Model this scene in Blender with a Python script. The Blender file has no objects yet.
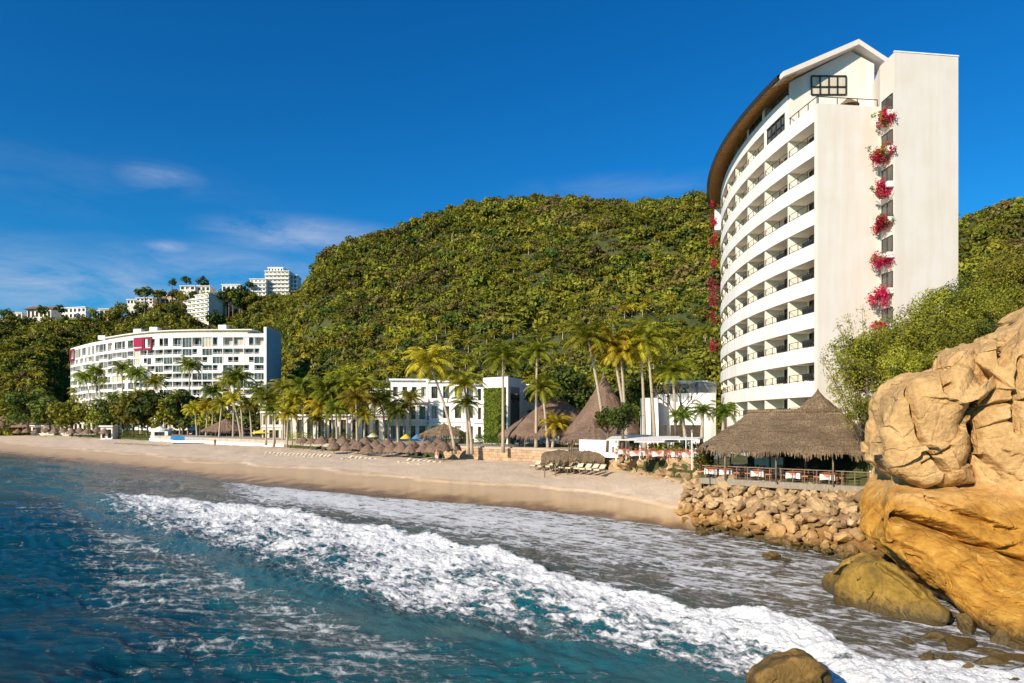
import bpy, bmesh, math, random
import numpy as np
from mathutils import Vector, Matrix

PI = math.pi
R_ = math.radians
F, CX, HZ, CH = 683.0, 512.0, 422.0, 8.0      # focal in pixels, centre column, horizon row, camera height in metres
COL = bpy.context.scene.collection
WL = {}

def P(u, v, d):
    return Vector(((u-CX)/F*d, d, CH+(HZ-v)/F*d))
def G(u, v, z=0.0):
    d = F*(CH-z)/(v-HZ)
    return Vector(((u-CX)/F*d, d, z))
def X(u, d): return (u-CX)/F*d
def Z(v, d): return CH+(HZ-v)/F*d

# ------------------------------------------------------------------ materials
def new_mat(name):
    m = bpy.data.materials.new(name); m.use_nodes = True
    nt = m.node_tree
    return m, nt, nt.nodes['Principled BSDF']
def N(nt, typ, **kw):
    n = nt.nodes.new(typ)
    for k, v in kw.items():
        if k in n.inputs: n.inputs[k].default_value = v
        else: setattr(n, k, v)
    return n
def L(nt, a, b): nt.links.new(a, b)
def coords(nt, scale=(1,1,1), obj=False):
    if obj:
        o = N(nt, 'ShaderNodeTexCoord').outputs['Object']
    else:
        o = N(nt, 'ShaderNodeNewGeometry').outputs['Position']
    mp = N(nt, 'ShaderNodeMapping'); mp.inputs['Scale'].default_value = scale
    L(nt, o, mp.inputs['Vector'])
    return mp.outputs[0]
def ramp(nt, fac, stops):
    r = N(nt, 'ShaderNodeValToRGB')
    e = r.color_ramp.elements
    while len(e) < len(stops): e.new(0.5)
    for i, (p, c) in enumerate(stops):
        e[i].position = p; e[i].color = (c[0], c[1], c[2], 1) if not isinstance(c, float) else (c, c, c, 1)
    L(nt, fac, r.inputs[0])
    return r.outputs[0]
def mixc(nt, fac, a, b, mode='MIX'):
    m = N(nt, 'ShaderNodeMix', data_type='RGBA', blend_type=mode)
    for sock, val in ((m.inputs[0], fac), (m.inputs[6], a), (m.inputs[7], b)):
        if hasattr(val, 'links'): L(nt, val, sock)
        else: sock.default_value = val if not isinstance(val, tuple) else (*val, 1)[:4]
    return m.outputs[2]
def math_(nt, op, a, b=None, c=None, clamp=False):
    m = N(nt, 'ShaderNodeMath', operation=op, use_clamp=clamp)
    for i, v in enumerate((a, b, c)):
        if v is None: continue
        if hasattr(v, 'links'): L(nt, v, m.inputs[i])
        else: m.inputs[i].default_value = v
    return m.outputs[0]
def noise(nt, vec, scale, detail=4, rough=.55, dist=0.0):
    n = N(nt, 'ShaderNodeTexNoise', Scale=scale, Detail=detail, Roughness=rough, Distortion=dist)
    L(nt, vec, n.inputs['Vector'])
    return n.outputs['Fac']
def bump(nt, b, h, strength, dist):
    n = N(nt, 'ShaderNodeBump', Strength=strength, Distance=dist)
    L(nt, h, n.inputs['Height']); L(nt, n.outputs[0], b.inputs['Normal'])

def simple(name, c1, c2=None, rough=.7, scale=(1,1,1), ns=2.0, bmp=0.0, bd=.02, spec=.3, metal=0.0, obj=False, detail=5):
    m, nt, b = new_mat(name)
    if c2 is None: c2 = tuple(x*.82 for x in c1)
    v = coords(nt, scale, obj)
    n = noise(nt, v, ns, detail)
    L(nt, ramp(nt, n, [(.3, c1), (.7, c2)]), b.inputs['Base Color'])
    b.inputs['Roughness'].default_value = rough
    b.inputs['Specular IOR Level'].default_value = spec
    b.inputs['Metallic'].default_value = metal
    if bmp: bump(nt, b, n, bmp, bd)
    return m

def stucco(name, c, stain=.86, warm=(1,.96,.9)):
    m, nt, b = new_mat(name)
    n1 = noise(nt, coords(nt, (1.2, 1.2, .10)), 1.3, 5, .6)
    n2 = noise(nt, coords(nt, (1, 1, 1)), .35, 4)
    f = math_(nt, 'MULTIPLY', n1, n2)
    d = tuple(x*stain*w for x, w in zip(c, warm))
    L(nt, ramp(nt, f, [(.14, d), (.34, c)]), b.inputs['Base Color'])
    b.inputs['Roughness'].default_value = .85
    b.inputs['Specular IOR Level'].default_value = .2
    n3 = noise(nt, coords(nt), 9, 4)
    bump(nt, b, n3, .25, .02)
    return m

M = {}
M['white'] = stucco('white_stucco', (.88,.87,.85))
M['cream'] = stucco('cream_stucco', (.80,.75,.68))
M['pale'] = stucco('pale_painted_wall', (.70,.64,.54))
M['balcony'] = stucco('warm_balcony_wall', (.90,.82,.70), .95)
M['gable'] = stucco('gable_stucco', (.74,.68,.63), .94)
M['beige'] = stucco('beige_wall', (.56,.44,.32))
M['grey'] = simple('grey_concrete', (.38,.37,.35), (.25,.24,.23), .85, ns=1.5)
M['bluewall_shade'] = stucco('blue_wall_and_shade', (.30,.56,.80), .9, (1,1,1))  # blue of the shade put into the end wall's colour; plain blue on the villa
M['pink'] = simple('magenta_panel', (.32,.012,.06), (.27,.01,.05), .6)
M['darkmetal'] = simple('dark_metal', (.03,.028,.025), None, .45, spec=.5)
M['steel'] = simple('weathered_steel', (.30,.30,.30), (.2,.2,.2), .4, metal=.6)
M['wood'] = simple('warm_plank_wood', (.85,.46,.16), (.62,.30,.09), .6, scale=(.3,3,.3), ns=3)
M['drift'] = simple('weathered_timber', (.30,.22,.15), (.17,.12,.08), .8, scale=(1,1,.3), ns=5)
M['deck'] = simple('grey_deck_boards', (.33,.28,.22), (.22,.18,.14), .8, scale=(1,5,1), ns=3)
M['curtain'] = simple('pale_curtain', (.62,.56,.45), (.45,.40,.32), .9, scale=(6,6,.2), ns=2)
M['salmon'] = simple('salmon_cloth', (.72,.27,.17), (.62,.20,.12), .9, ns=5)
M['cloth'] = simple('white_cloth', (.80,.78,.74), (.70,.68,.66), .9, ns=4)
M['cushion'] = simple('cream_cushion', (.70,.62,.44), (.58,.50,.34), .9, ns=4)
M['chairwood'] = simple('reddish_chair_wood', (.30,.13,.07), (.20,.08,.04), .6, ns=5)
M['pool'] = simple('pool_tile_blue', (.02,.22,.55), (.02,.16,.42), .15, ns=1, spec=.5)
M['navy'] = simple('navy_cloth', (.02,.05,.16), None, .8)
M['paving'] = simple('terrace_paving', (.50,.42,.33), (.36,.30,.24), .85, ns=.8)
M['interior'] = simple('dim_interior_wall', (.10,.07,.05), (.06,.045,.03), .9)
M['terracotta'] = simple('terracotta_roof', (.33,.13,.06), (.22,.09,.05), .8, ns=1)
M['yellow'] = simple('yellow_canvas', (.65,.50,.05), None, .8)
M['bluecanvas'] = simple('blue_canvas', (.05,.22,.50), None, .8)

def glass_mat():
    m, nt, b = new_mat('window_glass')
    v = coords(nt, (1,1,1))
    n = noise(nt, v, .45, 2)
    L(nt, ramp(nt, n, [(.35, (.025,.03,.03)), (.6, (.10,.10,.085))]), b.inputs['Base Color'])
    b.inputs['Roughness'].default_value = .06
    b.inputs['Specular IOR Level'].default_value = .6
    return m
M['glass'] = glass_mat()
def stonewall_mat():
    m, nt, b = new_mat('coursed_stone_wall')
    br = N(nt, 'ShaderNodeTexBrick', Scale=1.0); br.inputs['Color1'].default_value = (.55,.38,.24,1); br.inputs['Color2'].default_value = (.40,.27,.17,1); br.inputs['Mortar'].default_value = (.30,.22,.15,1)
    br.inputs['Brick Width'].default_value = .9; br.inputs['Row Height'].default_value = .38; br.inputs['Mortar Size'].default_value = .035; br.inputs['Bias'].default_value = -.2
    p = N(nt, 'ShaderNodeNewGeometry').outputs['Position']; s = N(nt, 'ShaderNodeSeparateXYZ'); L(nt, p, s.inputs[0]); c = N(nt, 'ShaderNodeCombineXYZ')
    L(nt, math_(nt, 'MULTIPLY_ADD', s.outputs[1], -.7, s.outputs[0]), c.inputs[0]); L(nt, s.outputs[2], c.inputs[1]); L(nt, c.outputs[0], br.inputs['Vector'])
    n = noise(nt, coords(nt), 1.4, 5)
    L(nt, mixc(nt, 1.0, br.outputs['Color'], ramp(nt, n, [(.3, (.65,.62,.6)), (.7, (1.2,1.15,1.1))]), 'MULTIPLY'), b.inputs['Base Color'])
    b.inputs['Roughness'].default_value = .9; bump(nt, b, n, .5, .08)
    return m
M['stonewall'] = stonewall_mat()

def thatch_mat(name, c1, c2, c3):
    m, nt, b = new_mat(name)
    v = coords(nt, (5, 5, 1.6), obj=True)
    n = noise(nt, v, 2.2, 7, .8)
    n2 = noise(nt, coords(nt, (1,1,1), obj=True), .5, 3)
    n3 = noise(nt, coords(nt, (1.2,1.2,4), obj=True), 1.2, 3)
    c = ramp(nt, n, [(.40, c3), (.5, c1), (.60, c2)])
    c = mixc(nt, ramp(nt, n2, [(.35, .0), (.7, .55)]), c, c3)
    L(nt, c, b.inputs['Base Color'])
    b.inputs['Roughness'].default_value = .95
    b.inputs['Specular IOR Level'].default_value = .08
    h = math_(nt, 'ADD', n, n3)
    bump(nt, b, h, 1.0, .22)
    return m
M['thatch'] = thatch_mat('dry_palm_thatch', (.33,.23,.14), (.52,.39,.26), (.12,.08,.05))
M['thatchgrey'] = thatch_mat('greying_thatch', (.31,.205,.15), (.42,.30,.22), (.15,.095,.07))

def rock_mat(name, stops, wet=True, ns=.8, bmp=.6, golden=None, obj=False):
    m, nt, b = new_mat(name)
    v = coords(nt, (1,1,1), obj)
    n = noise(nt, v, ns, 8, .6, .3)
    n2 = noise(nt, v, ns*7, 6, .65)
    c = ramp(nt, n, stops)
    c = mixc(nt, .5, c, ramp(nt, n2, [(.3, (.55,.50,.45)), (.62, (1.15,1.12,1.08))]), 'MULTIPLY')
    pos = N(nt, 'ShaderNodeNewGeometry').outputs['Position']
    sep = N(nt, 'ShaderNodeSeparateXYZ'); L(nt, pos, sep.inputs[0])
    if golden:
        nz = math_(nt, 'MULTIPLY_ADD', n, 2.2, -1.1)
        zz = math_(nt, 'ADD', sep.outputs[2], nz)
        g = N(nt, 'ShaderNodeMapRange'); L(nt, zz, g.inputs[0])
        g.inputs[1].default_value, g.inputs[2].default_value, g.inputs[3].default_value, g.inputs[4].default_value = golden[0], golden[1], 1, 0
        n4 = noise(nt, v, ns*2.2, 6, .6, .6)
        gold = ramp(nt, n4, [(.3, (.24,.105,.014)), (.48, (.44,.205,.028)), (.62, (.52,.27,.045)), (.75, (.60,.38,.14))])
        c = mixc(nt, g.outputs[0], c, gold)
    oi = N(nt, 'ShaderNodeObjectInfo')
    if name == 'tan_riprap_stone': c = mixc(nt, 1.0, c, ramp(nt, oi.outputs['Random'], [(0.0, (.62,.58,.55)), (.5, (.95,.92,.88)), (1.0, (1.2,1.18,1.15))]), 'MULTIPLY')
    if wet:
        w = N(nt, 'ShaderNodeMapRange'); L(nt, math_(nt, 'MULTIPLY_ADD', n2, 1.2, sep.outputs[2]), w.inputs[0])
        w.inputs[1].default_value, w.inputs[2].default_value, w.inputs[3].default_value, w.inputs[4].default_value = .75, 1.35, 1, 0
        c = mixc(nt, w.outputs[0], c, (.085,.058,.02))
        L(nt, math_(nt, 'MULTIPLY_ADD', w.outputs[0], -.5, .85), b.inputs['Roughness'])
    else:
        b.inputs['Roughness'].default_value = .9
    L(nt, c, b.inputs['Base Color'])
    b.inputs['Specular IOR Level'].default_value = .3
    vor = N(nt, 'ShaderNodeTexVoronoi', feature='DISTANCE_TO_EDGE', Scale=ns*1.1)
    dv = mixc(nt, .12, v, N(nt, 'ShaderNodeTexNoise', Scale=ns*3).outputs['Color'])
    L(nt, dv, vor.inputs['Vector'])
    ck = ramp(nt, vor.outputs[0], [(0.0, 0.0), (.035, 1.0)])
    h = math_(nt, 'ADD', math_(nt, 'MULTIPLY', n2, .5), math_(nt, 'MULTIPLY', n, .9))
    h = math_(nt, 'ADD', h, math_(nt, 'MULTIPLY', ck, .12))
    bump(nt, b, h, bmp, .25)
    return m
TAN = [(.28, (.40,.24,.10)), (.5, (.56,.35,.15)), (.72, (.63,.42,.20))]
M['cliff'] = rock_mat('sunlit_sandstone', TAN, True, .7, .8, (4.0, 5.6))
M['riprap'] = rock_mat('tan_riprap_stone', [(.28, (.28,.19,.11)), (.5, (.46,.32,.18)), (.72, (.58,.43,.26))], True, .8, .5, (-.5, 2.0))
M['stained'] = rock_mat('green_gold_stained_rock', [(.3, (.13,.085,.018)), (.5, (.28,.17,.03)), (.72, (.44,.27,.06))], True, .6, .8)
M['wetrock'] = rock_mat('wet_brown_rock', [(.3, (.10,.065,.02)), (.6, (.22,.13,.035)), (.8, (.33,.20,.06))], True, 1.2, .6)

def foliage(name, c1, c2, trans=.25, inst=True, hue=.02, val=.75):
    m, nt, b = new_mat(name)
    geo = N(nt, 'ShaderNodeObjectInfo')
    pos = coords(nt)
    n = noise(nt, pos, .9, 3)
    w = N(nt, 'ShaderNodeTexWhiteNoise', noise_dimensions='3D')
    sn = N(nt, 'ShaderNodeVectorMath', operation='SNAP'); sn.inputs[1].default_value = (.35,.35,.35)
    L(nt, pos, sn.inputs[0]); L(nt, sn.outputs[0], w.inputs['Vector'])
    f = math_(nt, 'MULTIPLY_ADD', w.outputs['Value'], .5, math_(nt, 'MULTIPLY', n, .6))
    c = ramp(nt, f, [(.25, c1), (.85, c2)])
    hs = N(nt, 'ShaderNodeHueSaturation')
    L(nt, c, hs.inputs['Color'])
    L(nt, math_(nt, 'MULTIPLY_ADD', geo.outputs['Random'], hue*2, .5-hue), hs.inputs['Hue'])
    rr = math_(nt, 'FRACT', math_(nt, 'MULTIPLY', geo.outputs['Random'], 17.31))
    L(nt, math_(nt, 'MULTIPLY_ADD', rr, val, 1-val*.5), hs.inputs['Value'])
    lo = noise(nt, coords(nt), .035, 3)
    hs2_ = mixc(nt, 1.0, hs.outputs[0], ramp(nt, lo, [(.36, (.80,.84,.86)), (.62, (1.22,1.2,1.12))]), 'MULTIPLY')
    L(nt, hs2_, b.inputs['Base Color'])
    b.inputs['Roughness'].default_value = .6
    b.inputs['Specular IOR Level'].default_value = .2
    tr = N(nt, 'ShaderNodeBsdfTranslucent'); L(nt, hs.outputs[0], tr.inputs['Color'])
    mx = N(nt, 'ShaderNodeMixShader'); mx.inputs[0].default_value = trans
    out = nt.nodes['Material Output']
    L(nt, b.outputs[0], mx.inputs[1]); L(nt, tr.outputs[0], mx.inputs[2]); L(nt, mx.outputs[0], out.inputs['Surface'])
    return m
M['leafolive'] = foliage('olive_foliage', (.105,.11,.012), (.30,.28,.030))
M['leafdark'] = foliage('dark_green_foliage', (.035,.06,.012), (.12,.155,.022))
M['leafyellow'] = foliage('yellow_green_foliage', (.16,.17,.014), (.36,.35,.04))
M['leafdry'] = foliage('dry_brown_foliage', (.12,.10,.03), (.25,.19,.06))
M['frondgreen'] = foliage('palm_frond_green', (.09,.13,.012), (.27,.31,.03), .35)
M['frondgold'] = foliage('palm_frond_golden', (.26,.23,.014), (.60,.48,.04), .35)
M['frondolive'] = foliage('palm_frond_olive', (.16,.17,.012), (.44,.41,.04), .35)
M['bougain'] = foliage('magenta_blossom', (.28,.010,.035), (.60,.035,.10), .3, hue=.01)
M['ivy'] = foliage('green_wall_ivy', (.07,.11,.010), (.17,.22,.02), .2)
M['trunk'] = simple('palm_trunk_bark', (.52,.43,.33), (.34,.27,.20), .9, scale=(1,1,4), ns=3)
M['bark'] = simple('grey_brown_bark', (.20,.15,.11), (.11,.08,.06), .9, ns=5)

# ------------------------------------------------------------------ mesh helpers
class MB:
    def __init__(s): s.v = []; s.f = []; s.m = []
    def quad(s, *pts, m=0):
        i = len(s.v); s.v += [tuple(p) for p in pts]; s.f.append(tuple(range(i, i+len(pts)))); s.m.append(m)
    def box(s, c, size, rz=0, m=0, ax=None):
        i = len(s.v)
        if ax is None:
            ax = (Vector((math.cos(rz), math.sin(rz), 0)), Vector((-math.sin(rz), math.cos(rz), 0)), Vector((0,0,1)))
        c = Vector(c)
        for dz in (-.5,.5):
            for dx, dy in ((-.5,-.5),(.5,-.5),(.5,.5),(-.5,.5)):
                s.v.append(tuple(c+ax[0]*dx*size[0]+ax[1]*dy*size[1]+ax[2]*dz*size[2]))
        for f in ((3,2,1,0),(4,5,6,7),(0,1,5,4),(1,2,6,5),(2,3,7,6),(3,0,4,7)):
            s.f.append(tuple(i+k for k in f)); s.m.append(m)
    def seg(s, a, b, w, h, m=0, up=None):
        a, b = Vector(a), Vector(b); d = b-a; l = d.length
        if l < 1e-6: return
        d /= l; up = Vector(up or (0,0,1))
        if abs(d.dot(up)) > .98: up = Vector((1,0,0))
        n = d.cross(up).normalized(); t = n.cross(d)
        s.box((a+b)/2, (l, w, h), ax=(d, n, t), m=m)
    def prism(s, poly, z0, z1, m=0, cap=True):
        i = len(s.v); n = len(poly)
        ar = sum(poly[k][0]*poly[(k+1)%n][1]-poly[(k+1)%n][0]*poly[k][1] for k in range(n))
        if ar < 0: poly = poly[::-1]
        for z in (z0, z1):
            for p in poly: s.v.append((p[0], p[1], z))
        for k in range(n):
            j = (k+1) % n
            s.f.append((i+k, i+j, i+n+j, i+n+k)); s.m.append(m)
        if cap:
            s.f.append(tuple(i+n+k for k in range(n))); s.m.append(m)
            s.f.append(tuple(i+k for k in reversed(range(n)))); s.m.append(m)
    def tube(s, pts, rad, n=8, m=0, cap=True):
        pts = [Vector(p) for p in pts]; i0 = len(s.v); K = len(pts)
        for k, p in enumerate(pts):
            d = (pts[min(k+1, K-1)]-pts[max(k-1, 0)]).normalized()
            up = Vector((1,0,0)) if abs(d.z) > .8 else Vector((0,0,1))
            a = d.cross(up).normalized(); b = d.cross(a)
            r = rad[k] if isinstance(rad, (list, tuple)) else rad
            for q in range(n):
                t = 2*PI*q/n
                s.v.append(tuple(p+a*math.cos(t)*r+b*math.sin(t)*r))
        for k in range(K-1):
            for q in range(n):
                r2 = (q+1) % n
                s.f.append((i0+k*n+q, i0+k*n+r2, i0+(k+1)*n+r2, i0+(k+1)*n+q)); s.m.append(m)
        if cap:
            s.f.append(tuple(i0+q for q in reversed(range(n)))); s.m.append(m)
            s.f.append(tuple(i0+(K-1)*n+q for q in range(n))); s.m.append(m)
    def lathe(s, c, prof, n=24, m=0):
        i0 = len(s.v); K = len(prof)
        for r, z in prof:
            for q in range(n):
                t = 2*PI*q/n
                s.v.append((c[0]+r*math.cos(t), c[1]+r*math.sin(t), c[2]+z))
        for k in range(K-1):
            for q in range(n):
                r2 = (q+1) % n
                s.f.append((i0+k*n+q, i0+k*n+r2, i0+(k+1)*n+r2, i0+(k+1)*n+q)); s.m.append(m)
    def mesh(s, name, mats, off=(0,0,0), smooth=False):
        me = bpy.data.meshes.new(name)
        o = Vector(off)
        me.from_pydata([(x-o.x, y-o.y, z-o.z) for x, y, z in s.v], [], s.f)
        mats = mats if isinstance(mats, (list, tuple)) else [mats]
        for m in mats: me.materials.append(m)
        if len(mats) > 1: me.polygons.foreach_set('material_index', s.m)
        if smooth: me.polygons.foreach_set('use_smooth', [True]*len(s.f))
        me.update()
        return me
    def build(s, name, mats, parent=None, smooth=False, loc=None):
        """world coordinates -> one object; loc = its origin"""
        if parent is not None:
            off = Vector(WL[parent.name])
            me = s.mesh(name, mats, off, smooth); ob = bpy.data.objects.new(name, me)
            COL.objects.link(ob); ob.parent = parent; WL[ob.name] = tuple(off)
        else:
            off = Vector(loc or (0,0,0))
            me = s.mesh(name, mats, off, smooth); ob = bpy.data.objects.new(name, me)
            COL.objects.link(ob); ob.location = off; WL[ob.name] = tuple(off)
        return ob

def tag(o, label=None, cat=None, group=None, kind=None):
    if label: o['label'] = label
    if cat: o['category'] = cat
    if group: o['group'] = group
    if kind: o['kind'] = kind
    return o
def thing(name, label, cat, loc=(0,0,0), group=None):
    o = bpy.data.objects.new(name, None); COL.objects.link(o); o.location = loc; o.empty_display_size = .2
    WL[o.name] = tuple(loc)
    return tag(o, label, cat, group)
def dup(root, loc, rz=0, sc=1.0, label=None, group=None, keep_scale=False):
    r = root.copy(); COL.objects.link(r); r.location = loc; r.rotation_euler = (0,0,rz)
    r.scale = (sc, sc, sc) if not isinstance(sc, tuple) else sc
    if label: r['label'] = label
    if group: r['group'] = group
    for ch in list(root.children):
        c = ch.copy(); COL.objects.link(c); c.parent = r
        for g in list(ch.children):
            q = g.copy(); COL.objects.link(q); q.parent = c
    return r
def mesh_np(name, V, Q, mats, smooth=True, attrs=None, parent=None, loc=None):
    V = np.asarray(V, np.float32)
    if loc is not None: V = V-np.array(loc, np.float32)
    Q = np.asarray(Q, np.int32); k = Q.shape[1]
    me = bpy.data.meshes.new(name)
    me.vertices.add(len(V)); me.vertices.foreach_set('co', V.ravel())
    me.loops.add(Q.size); me.loops.foreach_set('vertex_index', Q.ravel())
    me.polygons.add(len(Q)); me.polygons.foreach_set('loop_start', np.arange(0, Q.size, k, dtype=np.int32))
    me.polygons.foreach_set('loop_total', np.full(len(Q), k, np.int32))
    if smooth: me.polygons.foreach_set('use_smooth', np.ones(len(Q), bool))
    for m in (mats if isinstance(mats, (list, tuple)) else [mats]): me.materials.append(m)
    for an, ad in (attrs or {}).items():
        a = me.attributes.new(an, 'FLOAT', 'POINT'); a.data.foreach_set('value', np.asarray(ad, np.float32).ravel())
    me.update(); me.validate()
    ob = bpy.data.objects.new(name, me); COL.objects.link(ob)
    if parent is not None: ob.parent = parent
    if loc is not None: ob.location = loc
    WL[ob.name] = tuple(loc or (0,0,0))
    return ob
def grid_faces(nr, nc, wrap=False):
    r = np.arange(nr-1)[:, None]; c = np.arange(nc if wrap else nc-1)[None, :]
    c2 = (c+1) % nc if wrap else c+1
    return np.stack([r*nc+c, r*nc+c2, (r+1)*nc+c2, (r+1)*nc+c], -1).reshape(-1, 4)

def hash3(i, j, k, s=0):
    i = i.astype(np.int64); j = j.astype(np.int64); k = k.astype(np.int64)
    h = (i*374761393+j*668265263+k*2147483647+s*1274126177) & 0xffffffff
    h = ((h ^ (h >> 13))*1274126177) & 0xffffffff
    h = ((h ^ (h >> 16))*2246822519) & 0xffffffff
    return ((h ^ (h >> 15)) & 0xffffff)/float(0xffffff)
def vnoise(x, y, z=None, s=0):
    x = np.asarray(x, float); y = np.asarray(y, float); z = np.zeros_like(x) if z is None else np.asarray(z, float)
    xi, yi, zi = np.floor(x), np.floor(y), np.floor(z)
    fx, fy, fz = x-xi, y-yi, z-zi
    fx, fy, fz = (t*t*t*(t*(t*6-15)+10) for t in (fx, fy, fz))
    r = 0
    for a in (0,1):
        for b in (0,1):
            for c in (0,1):
                w = (fx if a else 1-fx)*(fy if b else 1-fy)*(fz if c else 1-fz)
                r = r+w*hash3(xi+a, yi+b, zi+c, s)
    return r*2-1
def fbm(x, y, z=None, o=4, s=0, g=.5):
    z = np.zeros_like(np.asarray(x, float)) if z is None else z
    r, a, f = 0, 1, 1
    for k in range(o):
        r = r+a*vnoise(x*f+17*k, y*f-9*k, z*f+5*k, s+k); a *= g; f *= 2.03
    return r
def sstep(a, b, x):
    t = np.clip((x-a)/(b-a), 0, 1); return t*t*(3-2*t)
# ------------------------------------------------------------------ ground, beach and hills
U_SH = [-600,-300,0,80,150,270,400,520,600,660,700,760,820,880,960,1100,1500]
V_SH = [440,445,455,463,470,486,497,508,517,524,531,545,556,570,590,610,640]
U_BK = [-600,-300,0,100,200,300,400,440,540,610,690,720,880,1100,1500]
V_BK = [428.5,429.5,432,438,443.5,448.5,454.5,458.5,462.5,469.5,483,487,500,520,540]
def d_shore(u): return F*8.0/(np.interp(u, U_SH, V_SH)-HZ)
def d_back(u): return F*5.4/(np.interp(u, U_BK, V_BK)-HZ)

U_S = [-900,-400,-100,0,60,110,140,165,200,230,250,296,308,325,350,400,440,480,530,570,620,660,720,800,900,962,990,1024,1100,1300,1700]
V_S = [330,326,325,325,326,324,314,307,306,303,300,300,286,262,248,231,215,205,201,201,206,205,201,205,215,222,210,204,190,175,180]
U_R = [-900,-100,250,320,500,720,850,960,1024,1100,1700]
R_R = [470,460,440,380,360,330,300,230,210,200,200]
U_B = [-900,-100,40,70,260,300,340,540,600,720,850,1100]
B_B = [330,310,290,330,330,240,190,165,130,122,118,110]
def land_z(x, y):
    x = np.asarray(x, float); y = np.asarray(y, float)
    yy = np.maximum(y, 1.0); u = CX+F*x/yy; d = yy
    vs = np.interp(u, U_S, V_S); Rd = np.interp(u, U_R, R_R); B = np.interp(u, U_B, B_B)
    zr = CH+(HZ-vs)/F*Rd
    base = np.interp(u, [420,445,600,640], [3.15,4.0,4.0,4.2])+1.8*np.clip((d-np.interp(u, [300,450], [270,120]))/120, 0, 1)
    t = (d-B)/(Rd-B)
    tc = np.clip(t, 0, 1)
    ee = .35*tc+.65*np.sin(tc*PI/2)
    vB = HZ+(CH-base)/np.maximum(np.minimum(d, Rd), 1)*F
    zs_ = CH+np.minimum(d, Rd)/F*(HZ-(vB+(vs-vB)*ee))
    back = np.clip((d-Rd)/250, 0, 1)
    env = sstep(0, .25, tc)*(1-.75*sstep(.8, 1.0, tc))*(1-back)
    rel = env*(fbm(x/48, y/48, o=4, s=3)*10)+env*1.2*fbm(x/9, y/9, o=3, s=5)
    z = base+(zs_-base)*(1-.6*back**2)*(tc > 0)+rel
    # near headland on the right, behind the boulders
    vh = np.interp(u, [830,850,880,900,920,958,990,1024,1100,1300,1700], [470,428,402,378,352,315,290,272,246,225,225])
    top = CH+(HZ-vh)/F*56
    d0 = np.interp(u, [830,900,1024,1300], [47,38.5,35,30])
    s = np.clip((d-d0)/(56-d0), 0, 1.0)
    z0 = np.interp(u, [830,880,940,1024,1200], [2.5,4.5,9.0,11.0,12.5])
    zh = z0+(np.maximum(top, z0)-z0)*s+np.maximum(d-56, 0)*.18
    zh = zh+.5*fbm(x/4, y/4, o=3, s=9)*s
    m = sstep(835, 870, u)*sstep(-.5, .6, d-d0+.5)
    return np.where(m > 0, np.maximum(z, base+(zh-base)*m), z)

def soil_mat():
    m, nt, b = new_mat('dry_soil_and_litter')
    v = coords(nt); n = noise(nt, v, .25, 8, .6); n2 = noise(nt, v, 2.5, 5, .6)
    c = ramp(nt, n, [(.3, (.035,.045,.010)), (.5, (.065,.075,.015)), (.72, (.12,.115,.03))])
    c = mixc(nt, .6, c, ramp(nt, n2, [(.3, (.5,.5,.45)), (.65, (1.1,1.1,1.0))]), 'MULTIPLY')
    L(nt, c, b.inputs['Base Color']); b.inputs['Roughness'].default_value = .95
    bump(nt, b, n2, .8, .3)
    return m
M['soil'] = soil_mat()
def sand_mat():
    m, nt, b = new_mat('beach_sand')
    at = N(nt, 'ShaderNodeAttribute', attribute_name='wet').outputs['Fac']
    v = coords(nt); n = noise(nt, v, .35, 8, .6); n2 = noise(nt, v, 3.0, 6, .7)
    n3 = noise(nt, coords(nt, (1,1,1)), 12, 4, .7)
    dry = ramp(nt, n, [(.3, (.68,.51,.36)), (.7, (.78,.61,.45))])
    dry = mixc(nt, .5, dry, ramp(nt, n2, [(.3, (.82,.8,.78)), (.6, (1.05,1.05,1.05))]), 'MULTIPLY')
    aw = math_(nt, 'ADD', at, math_(nt, 'MULTIPLY_ADD', n, .5, -.25))
    c = mixc(nt, ramp(nt, aw, [(.44, 0.0), (.53, .6), (.74, .7), (.92, 1.0)]), dry, (.42,.27,.13))
    c = mixc(nt, ramp(nt, aw, [(.86, 0.0), (1.0, .9)]), c, (.17,.10,.055))
    L(nt, c, b.inputs['Base Color'])
    L(nt, ramp(nt, aw, [(.7, .95), (1.0, .25)]), b.inputs['Roughness'])
    h = math_(nt, 'ADD', math_(nt, 'MULTIPLY', n2, 1.0), math_(nt, 'MULTIPLY', n3, .3))
    dry_only = math_(nt, 'MULTIPLY', h, ramp(nt, aw, [(.3, 1.0), (.6, .15)]))
    bump(nt, b, dry_only, .8, .28)
    return m
M['sand'] = sand_mat()

def polar_land():
    us = np.concatenate([np.linspace(-900, -50, 50), np.linspace(-45, 1080, 420), np.linspace(1090, 1700, 50)])
    tt = np.linspace(0, 1, 300)
    Db = d_back(us)
    Db = np.where(us > 700, np.interp(us, [700, 880, 900, 1024, 1300, 1700], [58, 46, 37.5, 34, 29, 29]), Db)
    D = Db[None, :]*(900/Db[None, :])**(tt[:, None])
    Xx = (us[None, :]-CX)/F*D
    Zz = land_z(Xx, D)
    Zz[0, :] = -1.5
    V = np.stack([Xx, D, Zz], -1).reshape(-1, 3)
    return mesh_np('hill', V, grid_faces(300, len(us))[:, ::-1], M['soil'])
tag(polar_land(), kind='structure')

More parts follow.
